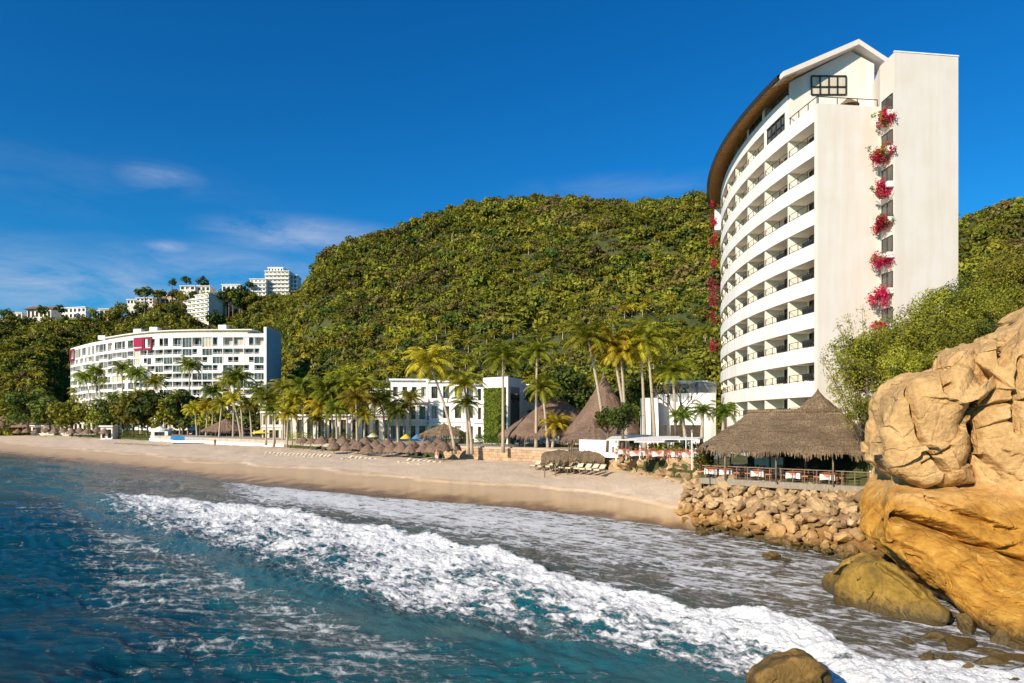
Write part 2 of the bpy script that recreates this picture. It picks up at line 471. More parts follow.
def beach():
    us = np.concatenate([np.linspace(-600, 0, 60), np.linspace(4, 760, 420), np.linspace(770, 900, 20)])
    tt = np.linspace(-.35, 1.12, 190)
    u_ = us; ds = d_shore(us); db = np.maximum(d_back(us), ds+5)
    wob = 0.8*fbm(us/26.0, us*0+.5, o=3, s=21)+.12*fbm(us/7.0, us*0+2.5, o=2, s=22)
    W = (db-ds)[None, :]
    dist = tt[:, None]*W
    D = ds[None, :]+dist+wob[None, :]*np.clip(1-tt[:, None], 0, 1)
    Xx = (us[None, :]-CX)/F*D
    t = tt[:, None]+0*W
    z = np.where(t < 0, dist*.06, 2.62*(1-(1-np.clip(t, 0, 1))**1.5))
    edge = .30+.05*fbm(Xx/9, D/9, o=3, s=31)
    z = z+.16*sstep(-.018, .018, t-edge)*sstep(1.0, .6, t)
    z = np.where(t > 0, z*sstep(722, 682, u_[None, :]+0*z)-.9*sstep(682, 722, u_[None, :]+0*z), z)
    z = z+.10*np.clip(t*4, 0, 1)*fbm(Xx/3.2, D/3.2, o=3, s=7)*sstep(.36, .5, t)
    z = z-1.2*sstep(682, 722, u_[None, :]+0*z)*(t <= 0.0)-.3*sstep(682, 722, u_[None, :]+0*z)*(t > 0)
    wet = np.clip(1-t*1.55, 0, 1)
    V = np.stack([Xx, D, z], -1).reshape(-1, 3)
    return mesh_np('beach', V, grid_faces(190, len(us))[:, ::-1], M['sand'], attrs={'wet': wet})
tag(beach(), kind='structure')

mb = MB(); mb.quad((-4000,-800,-2.8), (4000,-800,-2.8), (4000,5000,-2.8), (-4000,5000,-2.8))
tag(mb.build('ground', M['soil']), kind='structure')

# ------------------------------------------------------------------ sea
U_UP = [-200,60,75,110,150,200,250,300,350,400,450,520,600,700,780,830,870]
V_UP = [470,486,488,492,497,501,508,516,527,540,552,570,591,618,638,655,672]
U_LO = [-200,60,110,190,250,330,400,500,600,680,760,830,900]
V_LO = [480,495,521,538,566,592,612,628,644,662,684,705,740]
def sea():
    us = np.concatenate([np.linspace(-900, -60, 70), np.linspace(-55, 1080, 1050), np.linspace(1090, 1600, 40)])
    inv = np.concatenate([np.linspace(8*F/9.0, 8*F/16.0, 60)[:-1], np.linspace(8*F/16.0, 8*F/260.0, 640), np.linspace(8*F/275, 8*F/900, 25)])
    D = (8*F/inv)[:, None]+0*us[None, :]
    u = us[None, :]+0*D; Xx = (u-CX)/F*D
    v = HZ+8*F/D
    rng = np.random.RandomState(4)
    z = 0*D
    spacing = np.maximum(D/F*1.1, np.gradient(D[:, 0])[:, None]**1.0*.9*np.ones_like(D))
    ds = d_shore(u); sd = ds-D                         # metres of depth-distance seaward of the shore
    calm = .25+.75*sstep(2, 26, sd)
    vup = np.interp(u, U_UP, V_UP); vlo = np.interp(u, U_LO, V_LO)
    vup = vup+2.6*fbm(Xx/2.6, D/2.6, o=3, s=61)*np.clip((vup-470)/60, .4, 2.2)
    t = (v-vup)/np.maximum(vlo-vup, 6)
    sx = Xx+.9*fbm(Xx/11, D/11, o=2, s=71); sy = D+.9*fbm(Xx/11+40, D/11, o=2, s=72)
    backm = sstep(.75, 1.5, t)
    zb_ = 0*z
    for k in range(70):
        lam = .5*(16.0**(k/69.0)); th = R_(84)+rng.normal(0, .5 if lam < 1.2 else .20)
        kx, ky = math.cos(th)*2*PI/lam, math.sin(th)*2*PI/lam; ph = rng.rand()*6.28
        w = np.sin(kx*sx+ky*sy+ph)
        zb_ = zb_+.0105*lam**.85*sstep(1.6, 3.2, lam/spacing)*(w if lam < 1.0 else (1-2*np.abs(np.sin((kx*sx+ky*sy+ph)/2)))*.8)
    for k in range(96):
        lam = .42*(22.0**(k/95.0)); th = math.atan2(.72, .69)+rng.normal(0, .62 if lam < 1.5 else .36 if lam < 4 else .22)
        kx, ky = math.cos(th)*2*PI/lam, math.sin(th)*2*PI/lam; ph = rng.rand()*6.28
        amp = .0062*lam**.80*(1.0 if lam > 1.5 else .8)
        fade = sstep(1.6, 3.2, lam/spacing)
        w = np.sin(kx*sx+ky*sy+ph)
        z = z+amp*fade*(w if lam < 1.2 else (1-2*np.abs(np.sin((kx*sx+ky*sy+ph)/2))**1.0)*.8)
    patch = .65+.6*np.clip(fbm(Xx/9, D/9, o=3, s=44)+.3, 0, 1.2)
    z = (z*(1-.7*backm)+zb_*backm)*calm*patch
    # breaker: a ridge of white water facing the beach, its back sloping seaward
    along = sstep(40, 150, u)*(1-.0*u)
    H = np.interp(u, [40,120,300,500,800,900], [.0,.35,.75,1.0,1.0,.5])
    ridge = np.where(t < 0, np.exp(-(t/.07)**2), np.exp(-(t/.42)**2))
    lump = fbm(Xx/.9, D/.9, o=4, s=50)
    z = z+H*ridge*along*(.85+.30*fbm(Xx/4, D/4, o=2, s=52))
    inband = sstep(-.06, .04, t)*(1-sstep(.7, 1.2, t))*along
    z = z+inband*(.09*lump+.06*fbm(Xx/.33, D/.33, o=4, s=53, g=.6))*sstep(160, 40, D)
    # trough ahead of the swell behind the breaker
    z = z-.35*H*np.exp(-((t-1.25)/.22)**2)
    # foam
    foam = inband*(1.0-.52*np.clip(t, 0, 1.2)**.8+.16*fbm(Xx/3.5, D/3.5, o=3, s=91)*sstep(0, .25, t))
    foam = foam*np.interp(u, [40,100,180], [.55,.8,1])
    # old swash between breaker and sand
    wash = sstep(.02, -.04, t)*sstep(150, 260, u)*sstep(-1, .3, sd)
    wm = .53+.14*np.interp(u, [200,300,480,700,900], [0,1,.75,.35,.2])
    vsh = HZ+8*F/ds
    p = (v-vsh)/np.maximum(vup-vsh, 5)
    wm = wm+.18*np.exp(-((p-.22)/.2)**2)*np.interp(u, [200,260,500,640,760], [0,1,.8,.5,.1])
    wm = wm-.30*np.exp(-((p-.74)/.17)**2)*np.interp(u, [230,330,480,620,800], [0,1,.8,.5,.3])
    foam = np.maximum(foam, wash*wm)
    left = sstep(.02, -.04, t)*(1-sstep(150, 260, u))*sstep(-1, .3, sd)
    foam = np.maximum(foam, left*(.30+.10*sstep(5, 0, sd)))
    edge = np.exp(-((sd-.5)/.55)**2)
    foam = np.maximum(foam, .62*edge*np.interp(u, [-100,0,600,900], [.75,.8,1,1]))
    # trailing foam threads and painted pale reflections seaward of the breaker
    trail = sstep(.8, 1.3, t)
    tm = np.interp(u, [-50,60,130,300,420,520,650,800], [.16,.34,.50,.50,.44,.28,.24,.38])*np.exp(-np.clip(t-1.2, 0, 9)/6.0)*np.interp(v, [500,560,640,683], [1,1,.92,.82])
    foam = np.maximum(foam, trail*tm+0.10*sstep(1.0, 1.3, t))
    # water round the rocks in the lower right
    rk = sstep(800, 880, u)*sstep(560, 600, v)
    foam = np.maximum(foam, rk*.56)
    foam = np.maximum(foam, .50*sstep(660, 760, u)*sstep(.05, -.1, t)*sstep(-1, .5, sd))
    foam = np.maximum(foam, .50*sstep(680, 720, u)*(sd < 2)*sstep(-14, -9, sd))
    # suspended sand and painted tan reflection, 0 clean teal .. 1 brown
    silt_reflection = np.clip(sstep(.15, -.15, t)*1.0, 0, 1)*sstep(60, 140, u+(v-470)*1.5)
    silt_reflection = np.maximum(silt_reflection, .0+sstep(14, 3, sd)*.9)
    silt_reflection = silt_reflection*np.interp(u, [150,300,640,760], [1,.6,.65,1])
    silt_reflection = np.maximum(silt_reflection, .20*sstep(.9, .4, np.abs(t-1.2))*np.interp(u, [60,140,260,420,700,830], [.6,1.5,1.6,1.3,.6,.7]))  # murk plus a painted tan reflection of cliffs and hotels
    silt_reflection = np.maximum(silt_reflection, rk*.85)
    silt_reflection = np.clip(silt_reflection+.16*fbm(Xx/5, D/2.5, o=3, s=80)*(silt_reflection > .02), 0, 1)
    deep = sstep(1.0, 3.6, t)*sstep(520, 300, u)+.7*sstep(230, 90, u)*sstep(.5, 1.5, t)
    deep = np.clip(deep, 0, 1)
    V = np.stack([Xx, D, z], -1).reshape(-1, 3)
    return mesh_np('sea', V, grid_faces(len(inv), len(us))[:, ::-1], M['sea'], attrs={'foam': foam, 'silt_reflection': silt_reflection, 'deep': deep, 'back': backm})

def sea_mat():
    m, nt, b = new_mat('sea_water')
    A = lambda n: N(nt, 'ShaderNodeAttribute', attribute_name=n).outputs['Fac']
    foam, silt_reflection, deep, back = A('foam'), A('silt_reflection'), A('deep'), A('back')
    pos = N(nt, 'ShaderNodeNewGeometry').outputs['Position']
    rot = N(nt, 'ShaderNodeMapping'); L(nt, pos, rot.inputs['Vector'])
    rot.inputs['Rotation'].default_value = (0, 0, R_(43))     # x runs along the crests
    def sc(s):
        q = N(nt, 'ShaderNodeMapping'); L(nt, rot.outputs[0], q.inputs['Vector']); q.inputs['Scale'].default_value = s; return q.outputs[0]
    wcol = mixc(nt, deep, (.003,.095,.120), (.002,.040,.062))
    wcol = mixc(nt, silt_reflection, wcol, (.080,.075,.050))
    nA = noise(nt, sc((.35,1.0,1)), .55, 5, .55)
    wcol = mixc(nt, math_(nt, 'MULTIPLY', ramp(nt, nA, [(.45, 0.0), (.62, .45)]), silt_reflection), wcol, (.16,.125,.105))
    # foam lace
    nb = noise(nt, sc((.55,1.0,1)), 1.1, 9, .68, .6)
    nf = noise(nt, sc((.8,1.0,1)), 4.5, 6, .7, .4)
    vo = N(nt, 'ShaderNodeTexVoronoi', feature='DISTANCE_TO_EDGE', Scale=1.25)
    dn = N(nt, 'ShaderNodeTexNoise', Scale=1.3, Detail=5.0); L(nt, sc((.7,1,1)), dn.inputs['Vector'])
    dv = mixc(nt, .45, sc((.6,1,1)), dn.outputs['Color'], 'ADD')
    L(nt, dv, vo.inputs['Vector'])
    lace = ramp(nt, vo.outputs[0], [(0.0, 1.0), (.10, .35), (.3, 0.0)])
    mb_ = N(nt, 'ShaderNodeMapping'); L(nt, pos, mb_.inputs['Vector']); mb_.inputs['Rotation'].default_value = (0,0,R_(6)); mb_.inputs['Scale'].default_value = (.085,.95,1)
    nsA = noise(nt, sc((.16,1.0,1)), 2.4, 7, .7, .5); nsB = noise(nt, mb_.outputs[0], 1.5, 9, .72, .9)
    ns = mixc(nt, back, nsA, math_(nt, 'MULTIPLY_ADD', nsB, 1.3, -.15))
    s = math_(nt, 'ADD', math_(nt, 'MULTIPLY', math_(nt, 'MULTIPLY_ADD', nb, 1.3, -.65), math_(nt, 'MULTIPLY_ADD', back, -.75, 1.0)), math_(nt, 'MULTIPLY_ADD', nf, .9, -.45))
    s = math_(nt, 'ADD', s, math_(nt, 'MULTIPLY_ADD', ns, 1.3, -.65))
    s = math_(nt, 'ADD', s, math_(nt, 'MULTIPLY', lace, .20))
    s = math_(nt, 'ADD', s, math_(nt, 'MULTIPLY_ADD', foam, 1.0, -.52))
    fm = N(nt, 'ShaderNodeMapRange', interpolation_type='SMOOTHSTEP'); L(nt, s, fm.inputs[0])
    fm.inputs[1].default_value, fm.inputs[2].default_value = .0, .30
    fmv = fm.outputs[0]
    fcol = mixc(nt, foam, (.50,.50,.57), (.84,.84,.83))
    fcol = mixc(nt, back, fcol, (.40,.45,.47))
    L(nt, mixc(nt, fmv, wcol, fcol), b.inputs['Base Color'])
    L(nt, math_(nt, 'MULTIPLY_ADD', fmv, .65, .07), b.inputs['Roughness'])
    b.inputs['IOR'].default_value = 1.33
    b.inputs['Specular IOR Level'].default_value = .5
    r1 = mixc(nt, back, noise(nt, sc((.35,1.4,1)), 1.7, 7, .66, .4), noise(nt, mb_.outputs[0], 3.2, 7, .68, .5))
    r2 = noise(nt, sc((.8,1.2,1)), 9.0, 4, .6)
    h = math_(nt, 'ADD', math_(nt, 'MULTIPLY', r1, .32), math_(nt, 'MULTIPLY', r2, .05))
    h = math_(nt, 'ADD', h, math_(nt, 'MULTIPLY', fmv, math_(nt, 'MULTIPLY_ADD', nf, .38, .05)))
    bump(nt, b, h, .9, .5)
    return m
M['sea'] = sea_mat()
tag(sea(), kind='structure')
mb = MB()
mb.quad((-4000,-900,-1.9), (4000,-900,-1.9), (4000,900,-1.9), (-4000,900,-1.9))
# open water all round, just under the wave sheet and under the land
tag(mb.build('open_sea', M['sea']), kind='structure')
# ------------------------------------------------------------------ vegetation meshes (numpy)
def frond_np(rng, length, droop, elev, az, nl=15, lw=.16, ll=.68):
    """one feather frond: rachis + drooping leaflets. Returns verts, quads"""
    V, Q = [], []
    ca, sa = math.cos(az), math.sin(az)
    pts = []; p = np.zeros(3); e = elev
    K = nl
    for k in range(K+1):
        pts.append(p.copy())
        step = length/K
        p = p+step*np.array([ca*math.cos(e), sa*math.cos(e), math.sin(e)])
        e -= droop/K*(0.5+1.0*k/K)
    side = np.array([-sa, ca, 0])
    for k in range(1, K+1):
        c = pts[k]; t = (pts[k]-pts[k-1]); t = t/np.linalg.norm(t)
        f = k/K; l = ll*length/3*(math.sin(PI*min(f*.92+.08, 1))**.55)*(1.25-.4*f)
        for s in (-1, 1):
            dr = s*side*.85+t*.55+np.array([0,0,-.45-.35*rng.rand()])
            dr /= np.linalg.norm(dr)
            w = t*lw*length/3
            a = c-w*.5; b2 = c+w*.5; tip = c+dr*l
            i = len(V); V += [a, b2, tip+w*.18, tip-w*.18]; Q.append((i, i+1, i+2, i+3))
    for k in range(K):
        i = len(V); w = side*.03*length/3*(1-k/K*.7)
        V += [pts[k]-w, pts[k]+w, pts[k+1]+w*.8, pts[k+1]-w*.8]; Q.append((i, i+1, i+2, i+3))
    return V, Q
def palm_crown_np(seed, n=22, length=2.6, nl=15, lw=.17):
    rng = np.random.RandomState(seed); V, Q = [], []
    for k in range(n):
        az = 2*PI*k*.381966+rng.rand()*.5
        lvl = k/n
        elev = R_(78)-lvl*R_(95)+rng.normal(0, .1)
        v, q = frond_np(rng, length*(.82+.3*rng.rand()), 1.5+.5*rng.rand()+(.3 if lvl < .3 else 0), elev, az, nl, lw)
        i = len(V); V += v; Q += [tuple(i+a for a in f) for f in q]
    return np.array(V), np.array(Q)
def crown_np(seed, n, rx=1.0, rz=.75, leaf=.13, clumps=14, fill=.55, flat=0.0):
    """leaf faces gathered in clumps spread through an uneven volume, centre at origin, radius about 1"""
    rng = np.random.RandomState(seed)
    cc = []
    while len(cc) < clumps:
        p = rng.normal(0, 1, 3); p /= np.linalg.norm(p); r = rng.uniform(.35, .85)
        q = p*np.array([rx, rx, rz])*r
        if q[2] < -rz*.55: continue
        cc.append(q)
    cc = np.array(cc); cr = rng.uniform(.22, .42, clumps)
    ci = rng.randint(0, clumps, n)
    d = rng.normal(0, 1, (n, 3)); d /= np.linalg.norm(d, axis=1)[:, None]
    r = rng.uniform(fill, 1.0, n)[:, None]**.6
    C = cc[ci]+d*cr[ci][:, None]*r*np.array([1, 1, .8])
    nrm = d+rng.normal(0, .55, (n, 3))+np.array([0, 0, .35]); nrm /= np.linalg.norm(nrm, axis=1)[:, None]
    a = np.cross(nrm, rng.normal(0, 1, (n, 3))); a /= np.linalg.norm(a, axis=1)[:, None]; b = np.cross(nrm, a)
    s = leaf*rng.uniform(.6, 1.3, (n, 1))
    V = np.stack([C-a*s-b*s*.1, C-b*s*.6+a*s*.1, C+a*s, C+b*s*.6], 1).reshape(-1, 3)
    return V, np.arange(4*n).reshape(-1, 4)
def me_np(name, V, Q, mats, mi=None):
    V = np.asarray(V, np.float32); Q = np.asarray(Q, np.int32)
    me = bpy.data.meshes.new(name); me.vertices.add(len(V)); me.vertices.foreach_set('co', V.ravel())
    me.loops.add(Q.size); me.loops.foreach_set('vertex_index', Q.ravel())
    me.polygons.add(len(Q)); me.polygons.foreach_set('loop_start', np.arange(0, Q.size, 4, dtype=np.int32))
    me.polygons.foreach_set('loop_total', np.full(len(Q), 4, np.int32))
    for m in mats: me.materials.append(m)
    if mi is not None: me.polygons.foreach_set('material_index', np.asarray(mi, np.int32))
    me.update()
    return me
def tube_np(p0, p1, r0, r1, n=5):
    p0, p1 = np.array(p0, float), np.array(p1, float); d = p1-p0; d /= np.linalg.norm(d)
    a = np.cross(d, [1, .2, 0] if abs(d[2]) > .7 else [0, 0, 1]); a /= np.linalg.norm(a); b = np.cross(d, a)
    V = []
    for p, r in ((p0, r0), (p1, r1)):
        for k in range(n):
            t = 2*PI*k/n; V.append(p+a*math.cos(t)*r+b*math.sin(t)*r)
    return V, [(k, (k+1) % n, n+(k+1) % n, n+k) for k in range(n)]

# prototypes used only by the far-off wood (unlinked; instanced by geometry nodes)
PROTO = []
def proto(name, me):
    o = bpy.data.objects.new(name, me); PROTO.append(o)
def bush_proto(name, seed, mat, n=330, rz=.7, leaf=.15, clumps=12):
    V, Q = crown_np(seed, n, 1.0, rz, leaf, clumps); V[:, 2] += rz*.72
    tv, tq = tube_np((0,0,-.9), (0,0,.5), .07, .04)
    V = np.concatenate([V, tv]); Q = np.concatenate([Q, np.array(tq)+len(V)-len(tv)])
    proto(name, me_np(name, V, Q, [mat, M['bark']], [0]*(len(Q)-5)+[1]*5))
bush_proto('wood_a', 1, M['leafolive']); bush_proto('wood_b', 2, M['leafolive'], rz=.9)
bush_proto('wood_c', 3, M['leafdark']); bush_proto('wood_d', 4, M['leafyellow'], rz=.6)
bush_proto('wood_e', 5, M['leafolive'], 300, .55, .14, 16); bush_proto('wood_f', 6, M['leafdry'], 240, .8, .13, 9)
for s, mt in ((11, 'frondolive'), (12, 'frondgold')):
    V, Q = palm_crown_np(s, 15, .78, 8, .30); V[:, 2] += 1.0
    tv, tq = tube_np((0,0,-.6), (.05,0,1.0), .05, .035)
    V = np.concatenate([V, tv]); Q = np.concatenate([Q, np.array(tq)+len(V)-len(tv)])
    proto('wood_palm_%d' % s, me_np('wood_palm', V, Q, [M[mt], M['trunk']], [0]*(len(Q)-5)+[1]*5))

def scatter_stuff(name, pts, scl, idx, rot):
    me = bpy.data.meshes.new(name); me.vertices.add(len(pts)); me.vertices.foreach_set('co', np.asarray(pts, np.float32).ravel())
    for an, tp, ar in (('sc', 'FLOAT', scl), ('pick', 'INT', idx), ('rz', 'FLOAT', rot)):
        a = me.attributes.new(an, tp, 'POINT'); a.data.foreach_set('value', np.asarray(ar, np.int32 if tp == 'INT' else np.float32))
    ob = bpy.data.objects.new(name, me); COL.objects.link(ob)
    ng = bpy.data.node_groups.new(name, 'GeometryNodeTree')
    ng.interface.new_socket('Geometry', in_out='INPUT', socket_type='NodeSocketGeometry')
    ng.interface.new_socket('Geometry', in_out='OUTPUT', socket_type='NodeSocketGeometry')
    gi = ng.nodes.new('NodeGroupInput'); go = ng.nodes.new('NodeGroupOutput')
    g2i = ng.nodes.new('GeometryNodeGeometryToInstance')
    for o in reversed(PROTO):
        oi = ng.nodes.new('GeometryNodeObjectInfo'); oi.inputs['Object'].default_value = o
        ng.links.new(oi.outputs['Geometry'], g2i.inputs[0])
    iop = ng.nodes.new('GeometryNodeInstanceOnPoints')
    def attr(n, t):
        a = ng.nodes.new('GeometryNodeInputNamedAttribute'); a.data_type = t; a.inputs['Name'].default_value = n
        return a.outputs['Attribute']
    ng.links.new(gi.outputs[0], iop.inputs['Points']); ng.links.new(g2i.outputs[0], iop.inputs['Instance'])
    iop.inputs['Pick Instance'].default_value = True
    ng.links.new(attr('pick', 'INT'), iop.inputs['Instance Index'])
    cb = ng.nodes.new('ShaderNodeCombineXYZ'); ng.links.new(attr('rz', 'FLOAT'), cb.inputs[2])
    e2r = ng.nodes.new('FunctionNodeEulerToRotation'); ng.links.new(cb.outputs[0], e2r.inputs[0])
    ng.links.new(e2r.outputs[0], iop.inputs['Rotation'])
    ng.links.new(attr('sc', 'FLOAT'), iop.inputs['Scale'])
    ng.links.new(iop.outputs[0], go.inputs[0])
    md = ob.modifiers.new('scatter', 'NODES'); md.node_group = ng
    return tag(ob, kind='stuff')

def forest():
    rng = np.random.RandomState(8)
    n = 60000
    # world-uniform candidates over the land that can be seen
    x = rng.uniform(-520, 420, n*8); y = rng.uniform(60, 520, n*8)
    u = CX+F*x/y
    B = np.interp(u, U_B, B_B); Rd = np.interp(u, U_R, R_R)
    ok = (u > -160) & (u < 1420) & (y > B-6) & (y < Rd+14)
    x, y, u = x[ok], y[ok], u[ok]
    # thin by distance-independent spacing on a jittered grid
    cell = 2.7
    key = np.floor(x/cell).astype(int)*100003+np.floor(y/cell).astype(int)
    _, first = np.unique(key, return_index=True)
    x, y, u = x[first], y[first], u[first]
    ravine = fbm(x/48, y/48, o=4, s=3)
    z = land_z(x, y)
    patch = fbm(x/30, y/30, o=3, s=15); p2 = rng.rand(len(x))
    # crowns: a wide range of sizes, ravines greener and taller
    s = (1.8+2.7*rng.rand(len(x))**1.6)*(1+.45*(rng.rand(len(x)) < .10))*(1+.18*fbm(x/22, y/22, o=2, s=41))*np.where(ravine < -.2, 1.25, 1.0)
    low = z < 45
    s = s*np.where(y < 235, .72, 1.0)
    idx = np.where(p2 < .28, 0, np.where(p2 < .5, 1, np.where(p2 < .66+.15*(ravine < -.1), 2, np.where(p2 < .76, 3, 4))))
    idx = np.where((rng.rand(len(x)) < .07+.14*(patch > .45)), 5, idx)
    idx = np.where((rng.rand(len(x)) < .16*(patch > 0)) & (idx == 0), 3, idx)
    pal = rng.rand(len(x)) < np.where(low, .15, .03)
    idx = np.where(pal, 6+(rng.rand(len(x)) < .4), idx)
    s = np.where(pal, rng.uniform(2.8, 4.2, len(x)), s)
    # clearings where the villas stand
    keep = np.ones(len(x), bool)
    for (u0, u1, d0, d1) in CLEAR: keep &= ~((u > u0) & (u < u1) & (y > d0) & (y < d1))
    # tower footprint and its yard
    keep &= ~((x > 22) & (x < 46) & (y > 55) & (y < 105))
    sel = keep
    pts = np.stack([x, y, z-.25*s], 1)[sel]
    return scatter_stuff('hillside_forest', pts, s[sel], idx[sel], rng.uniform(0, 6.28, sel.sum()))
def find_d(u0, u1, vb, far=445):
    um = (u0+u1)/2; ds_ = np.linspace(300, far, 400); zz = land_z(X(um, ds_), ds_); vv = HZ+(CH-zz)/ds_*F
    ok = np.where(vv <= vb)[0]
    return float(ds_[ok[0]]) if len(ok) else far
VB = [(262,290,295),(245,263,296),(286,297,296),(183,214,322),(222,240,293),(219,236,303),(236,246,303),(156,187,306),(136,153,304),(127,137,304),(58,88,318),(84,101,318),(99,109,315),(26,52,318),(2,22,319)]
_OLD = [(24, 110, 403, 422), (130, 155, 393, 408), (155, 188, 395, 410), (180, 218, 384, 410), (218, 240, 400, 436), (245, 298, 416, 445)]
CLEAR = [(a-1, b+1, find_d(a, b, c)-5, find_d(a, b, c)+15) for a, b, c in VB]+[(24,112,436,445)]
forest()

def headland_scrub():
    rng = np.random.RandomState(18)
    pts, s, idx = [], [], []
    n = 0
    while n < 3000:
        u = rng.uniform(868, 1560); d = rng.uniform(29, 110)
        if rng.rand() > d/75: continue
        d0 = np.interp(u, [830,900,1024,1300], [47,38.5,35,30])
        if d < d0+1.2: continue
        x = X(u, d)
        if 24 < x < 44 and d > 57: continue
        z = float(land_z(x, d))
        sc = rng.uniform(.45, 1.05)*(1.0 if d < 60 else 1.9)
        pts.append((x, d, z-.1*sc)); s.append(sc); r = rng.rand()
        idx.append(0 if r < .35 else 4 if r < .6 else 2 if r < .75 else 3 if r < .93 else 5); n += 1
    return scatter_stuff('headland_undergrowth', pts, s, idx, rng.uniform(0, 6.28, n))
headland_scrub()

# ------------------------------------------------------------------ palms: every one a thing of its own
PC = {}
def crown_mesh(hue, k):
    if (hue, k) not in PC:
        V, Q = palm_crown_np(100+k*7, (30, 27, 24)[k % 3], 1.08, 18, .15)
        PC[(hue, k)] = me_np('palm_crown', V, Q, [M[hue]])
    return PC[(hue, k)]
_prn = random.Random(5)
def palm(bu, bv, bz, tu, tv, r, hue, label, group, dd=0.0):
    """base at pixel column bu / row bv on ground height bz; crown centre at (tu, tv), frond length r metres"""
    base = G(bu, bv, bz); d = base.y+dd
    top = P(tu, tv, d); r = r*(1.15 if bu > 440 else 1.0)
    root = thing('palm_tree', label, 'palm tree', base, group)
    mb = MB(); h = (top-base); pts = []; rad = []
    for k in range(9):
        t = k/8; lean = h.x*(t**1.4)
        pts.append((base.x+lean, base.y+h.y*t, base.z-.3+(h.z+.3)*t)); rad.append((.23-.09*t if k else .32)*(1.25 if d > 150 else 1.0))
    mb.tube(pts, rad, 7); mb.build('trunk', M['trunk'], root, True)
    c = bpy.data.objects.new('crown', crown_mesh(hue, _prn.randint(0, 2))); COL.objects.link(c); c.parent = root
    c.location = top-base; c.rotation_euler = (_prn.uniform(-.12, .12), _prn.uniform(-.12, .12), _prn.uniform(0, 6.28)); c.scale = (r, r, r)
    WL[c.name] = tuple(top)
    if hue == 'frondgold' or _prn.random() < .4:
        nb = MB()
        for k in range(5):
            a = k*1.26; bmp_ = (top.x+.2*math.cos(a), top.y+.2*math.sin(a), top.z-.22)
            nb.lathe(bmp_, [(.0, -.14), (.11, -.06), (.12, .03), (.0, .14)], 6)
        nb.build('coconut_bunch', M['frondolive'], root, True)
    return root
PALMS_R = [ # base u,v,z, top u,v, frond length, hue, label
 (655,452,4.3, 647,338, 3.7,'frondolive','tallest coconut palm, straight trunk standing by the white pergola'),
 (628,452,4.3, 612,345, 3.4,'frondgold','leaning golden coconut palm whose trunk crosses the tall thatched cone'),
 (606,452,4.3, 588,338, 3.3,'frondolive','slender leaning palm rising in front of the tall thatched cone'),
 (626,452,4.3, 621,352, 2.8,'frondgold','thin golden palm between the two tallest palms of the thatched restaurant'),
 (548,450.5,4.1, 542,388, 3.0,'frondolive','half height palm leaning over the low thatched roof'),
 (552,450.5,4.1, 556,424, 2.3,'frondgold','short yellow palm low in front of the low thatched roof'),
 (503,450.5,4.1, 503,358, 3.2,'frondolive','straight palm with pale trunk before the ivy covered cube'),
 (455,452,3.8, 429,362, 3.6,'frondgold','strongly leaning coconut palm in front of the white villa corner'),
 (472,452,3.8, 464,384, 3.0,'frondolive','palm with drooping crown between the white villa and the ivy cube'),
 (468,452,3.8, 466,404, 2.3,'frondgreen','short dark palm beneath the drooping crown by the villa'),
 (536,450.5,4.1, 537,352, 2.9,'frondgreen','palm crown standing against the wood above the ivy cube'),
 (645,452,4.3, 641,346,3.0,'frondgold','golden palm close to the tallest palm, crown slightly lower'),
 (676,452,4.3, 673,372,2.7,'frondolive','mid height palm between the white pergola and the tower'),
 (686,455,4.5, 683,416, 1.5,'frondgreen','small potted-size palm left of the three by the thatched restaurant'),
 (701,455,4.5, 703,411, 1.5,'frondgreen','small young palm beside the round corner of the white tower'),
 (722,455,4.5, 724,412, 1.6,'frondgreen','small young palm just behind the thatched restaurant roof edge'),
 (650,452,4.3, 690,419, .01,'frondgreen',None),
]
for a in PALMS_R:
    if a[-1] is None: continue
    palm(a[0], a[1], a[2], a[3], a[4], a[5], a[6], a[7], 'palms around the thatched restaurants')
PALMS_M = [
 (283,443,3.3, 284,388,4.2,'frondolive'), (292,444,3.3, 291,406,3.6,'frondolive'), (303,444,3.3, 302,386,4.6,'frondgreen'), (312,444,3.3, 311,401,4.0,'frondgold'),
 (322,445,3.3, 321,407,3.8,'frondgold'), (333,445,3.3, 331,397,4.0,'frondolive'), (340,445,3.3, 341,386,4.2,'frondgreen'),
 (347,445,3.3, 347,405,4.0,'frondgold'), (357,446,3.3, 356,399,4.2,'frondgold'), (369,445,3.3, 367,388,4.0,'frondolive'),
 (384,445,3.3, 383,398,3.9,'frondgreen'), (391,444,3.3, 389,408,3.3,'frondgold'), (404,444,3.3, 404,407,2.8,'frondolive'), (364,446,3.3, 365,416,3.0,'frondgold'),
 (316,445,3.3, 317,419,3.2,'frondolive'), (297,444,3.3, 296,398,3.6,'frondgold'), (326,445,3.3, 327,390,4.2,'frondolive'), (352,445,3.3, 352,384,4.2,'frondgold'), (374,445,3.3, 375,402,3.4,'frondgold'), (410,444,3.3, 411,398,3.2,'frondolive'), (266,444,3.3, 267,399,3.6,'frondolive'), (274,445,3.3, 273,411,3.2,'frondgreen'), (287,446,3.3, 288,414,3.0,'frondgold'), (337,446,3.3, 336,410,3.2,'frondgreen'), (398,446,3.3, 397,413,2.8,'frondgreen'),
]
ORD = ['first','second','third','fourth','fifth','sixth','seventh','eighth','ninth','tenth','eleventh','twelfth','thirteenth','fourteenth','fifteenth','sixteenth','seventeenth','eighteenth','nineteenth','twentieth','twenty-first','twenty-second','twenty-third','twenty-fourth','twenty-fifth','twenty-sixth','twenty-seventh','twenty-eighth','twenty-ninth','thirtieth','thirty-first','thirty-second','thirty-third','thirty-fourth','thirty-fifth','thirty-sixth']
HN = {'frondolive':'olive', 'frondgreen':'dark green', 'frondgold':'golden yellow'}
